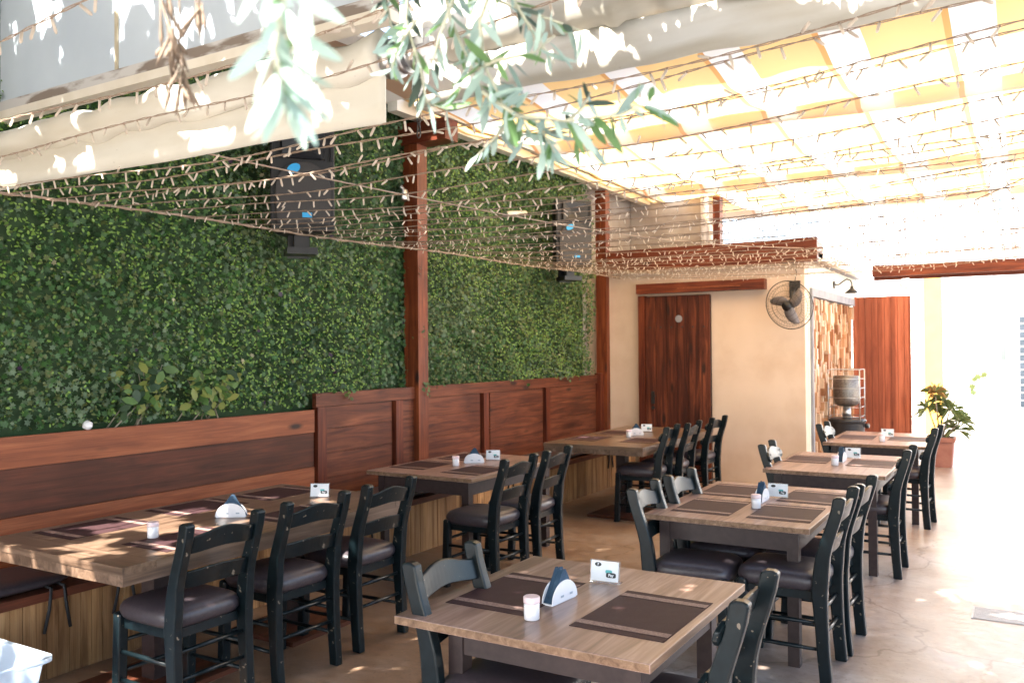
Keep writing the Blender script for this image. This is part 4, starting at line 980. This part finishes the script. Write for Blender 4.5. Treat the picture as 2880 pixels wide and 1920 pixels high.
def sprig(pts, n, L, mats_w, seed, d_spread=.3, hang=.4):
    """twig through the given places with narrow leaves set along it"""
    r = np.random.default_rng(seed); P_ = [Vector(p)-O for p in pts]
    bm = BM(); k = len(P_); tube(bm, P_, [.0035*(1-.7*i/(k-1)) for i in range(k)], 6); obj('twig', bm, m_twig, ot, smooth=True)
    VV = []; FF = []; MI = []; n0 = 0
    for i in range(n):
        s = (i+.5)/n*(k-1); a = int(min(s, k-2)); p = P_[a].lerp(P_[a+1], s-a); tan = (P_[a+1]-P_[a]).normalized()
        side = tan.cross(Vector(r.normal(0, 1, 3))).normalized(); d = (tan*r.uniform(.2, .9)+side*r.uniform(.6, 1)+Vector((0, 0, -hang*r.random()))).normalized()
        ll = L*r.uniform(.65, 1.15); u = d.cross(Vector(r.normal(0, 1, 3))).normalized(); nn = d.cross(u)
        for q in LEAF:
            b = (q[1]+.5); w_ = p+d*ll*b+u*ll*q[0]*1.15+nn*(abs(q[0])*.3*ll-.10*ll*b*b); VV.append(tuple(w_))
        FF.append(list(range(n0, n0+10))); n0 += 10; MI.append(r.choice(4, p=mats_w))
    leaves_mesh('sprig_leaves', VV, np.array(FF), MI, m_olive, ot)
# nearest sprig (out of focus), hanging down
sprig([W(800, -160, .62), W(795, 0, .63), W(770, 140, .63), W(790, 220, .64), W(800, 290, .65)], 30, .052, (.75, .10, .15, 0), 11, hang=.3)
sprig([W(790, 60, .63), W(840, 130, .66), W(880, 150, .68)], 4, .048, (.8, .1, .1, 0), 12)
# main hanging spray
sprig([W(1150, -100, 1.25), W(1140, 60, 1.27), W(1180, 180, 1.28), W(1200, 290, 1.3), W(1260, 310, 1.3)], 30, .052, (.1, .5, .1, .3), 21)
sprig([W(1230, -100, 1.3), W(1270, 60, 1.3), W(1330, 200, 1.28), W(1380, 290, 1.3)], 30, .055, (.4, .3, .2, .1), 22)
sprig([W(1400, -80, 1.2), W(1350, 60, 1.22), W(1360, 180, 1.25), W(1420, 300, 1.25), W(1480, 400, 1.27)], 26, .055, (.6, .2, .2, 0), 23)
sprig([W(1330, 200, 1.28), W(1400, 170, 1.2), W(1500, 150, 1.2), W(1560, 100, 1.2)], 14, .06, (.4, .2, .4, 0), 24)
sprig([W(1360, 260, 1.25), W(1460, 330, 1.2), W(1600, 340, 1.15), W(1740, 325, 1.12), W(1840, 280, 1.1)], 36, .052, (.6, .15, .25, 0), 25, hang=.6)
sprig([W(1420, 300, 1.25), W(1520, 360, 1.2), W(1560, 430, 1.2)], 18, .05, (.6, .1, .3, 0), 26, hang=1)
sprig([W(1250, -60, 1.4), W(1420, 10, 1.35), W(1560, 60, 1.3), W(1640, 90, 1.3)], 18, .05, (.4, .3, .2, .1), 27)
sprig([W(1060, -80, 1.4), W(1090, 20, 1.4), W(1110, 120, 1.4)], 16, .05, (.05, .45, .1, .4), 28)
for k, (a, b, c) in enumerate((((1300, -60), (1240, 90), (1210, 200)), ((1420, -40), (1480, 60), (1560, 180)),
        ((1440, 330), (1400, 380), (1340, 440)), ((1600, 340), (1640, 300), (1660, 260)), ((1500, 350), (1570, 380), (1660, 400)), ((1180, 40), (1120, 130), (1100, 200)))):
    sprig([W(*a, 1.22+.03*(k % 4)), W(*b, 1.24+.03*(k % 4)), W(*c, 1.25+.03*(k % 4))], 11, .044, (.4, .3, .15, .15) if k % 3 else (.15, .4, .1, .35), 40+k, hang=.5)
# dried seed pods
def pods(cx, cy, d, n, seed, L=.05):
    r = np.random.default_rng(seed); bm = BM(); c = W(cx, cy, d)-O
    tube(bm, [c+Vector((0, 0, .12)), c], .0012, 5)
    for i in range(n):
        e = c+Vector((r.uniform(-.03, .03), r.uniform(-.03, .03), -r.uniform(.2, 1)*L*1.5)); s = c+Vector((r.uniform(-.01, .01), 0, r.uniform(-.02, .02)))
        tube(bm, [s, s.lerp(e, .35), s.lerp(e, .75), e], [.0007, .0016, .0030, .0006], 6)
    obj('dried_pods', bm, m_pod, ot, smooth=True)
pods(480, 90, 1.15, 12, 1); pods(505, 180, 1.15, 9, 2); pods(560, -10, 1.15, 7, 3); pods(455, -20, 1.1, 6, 4)
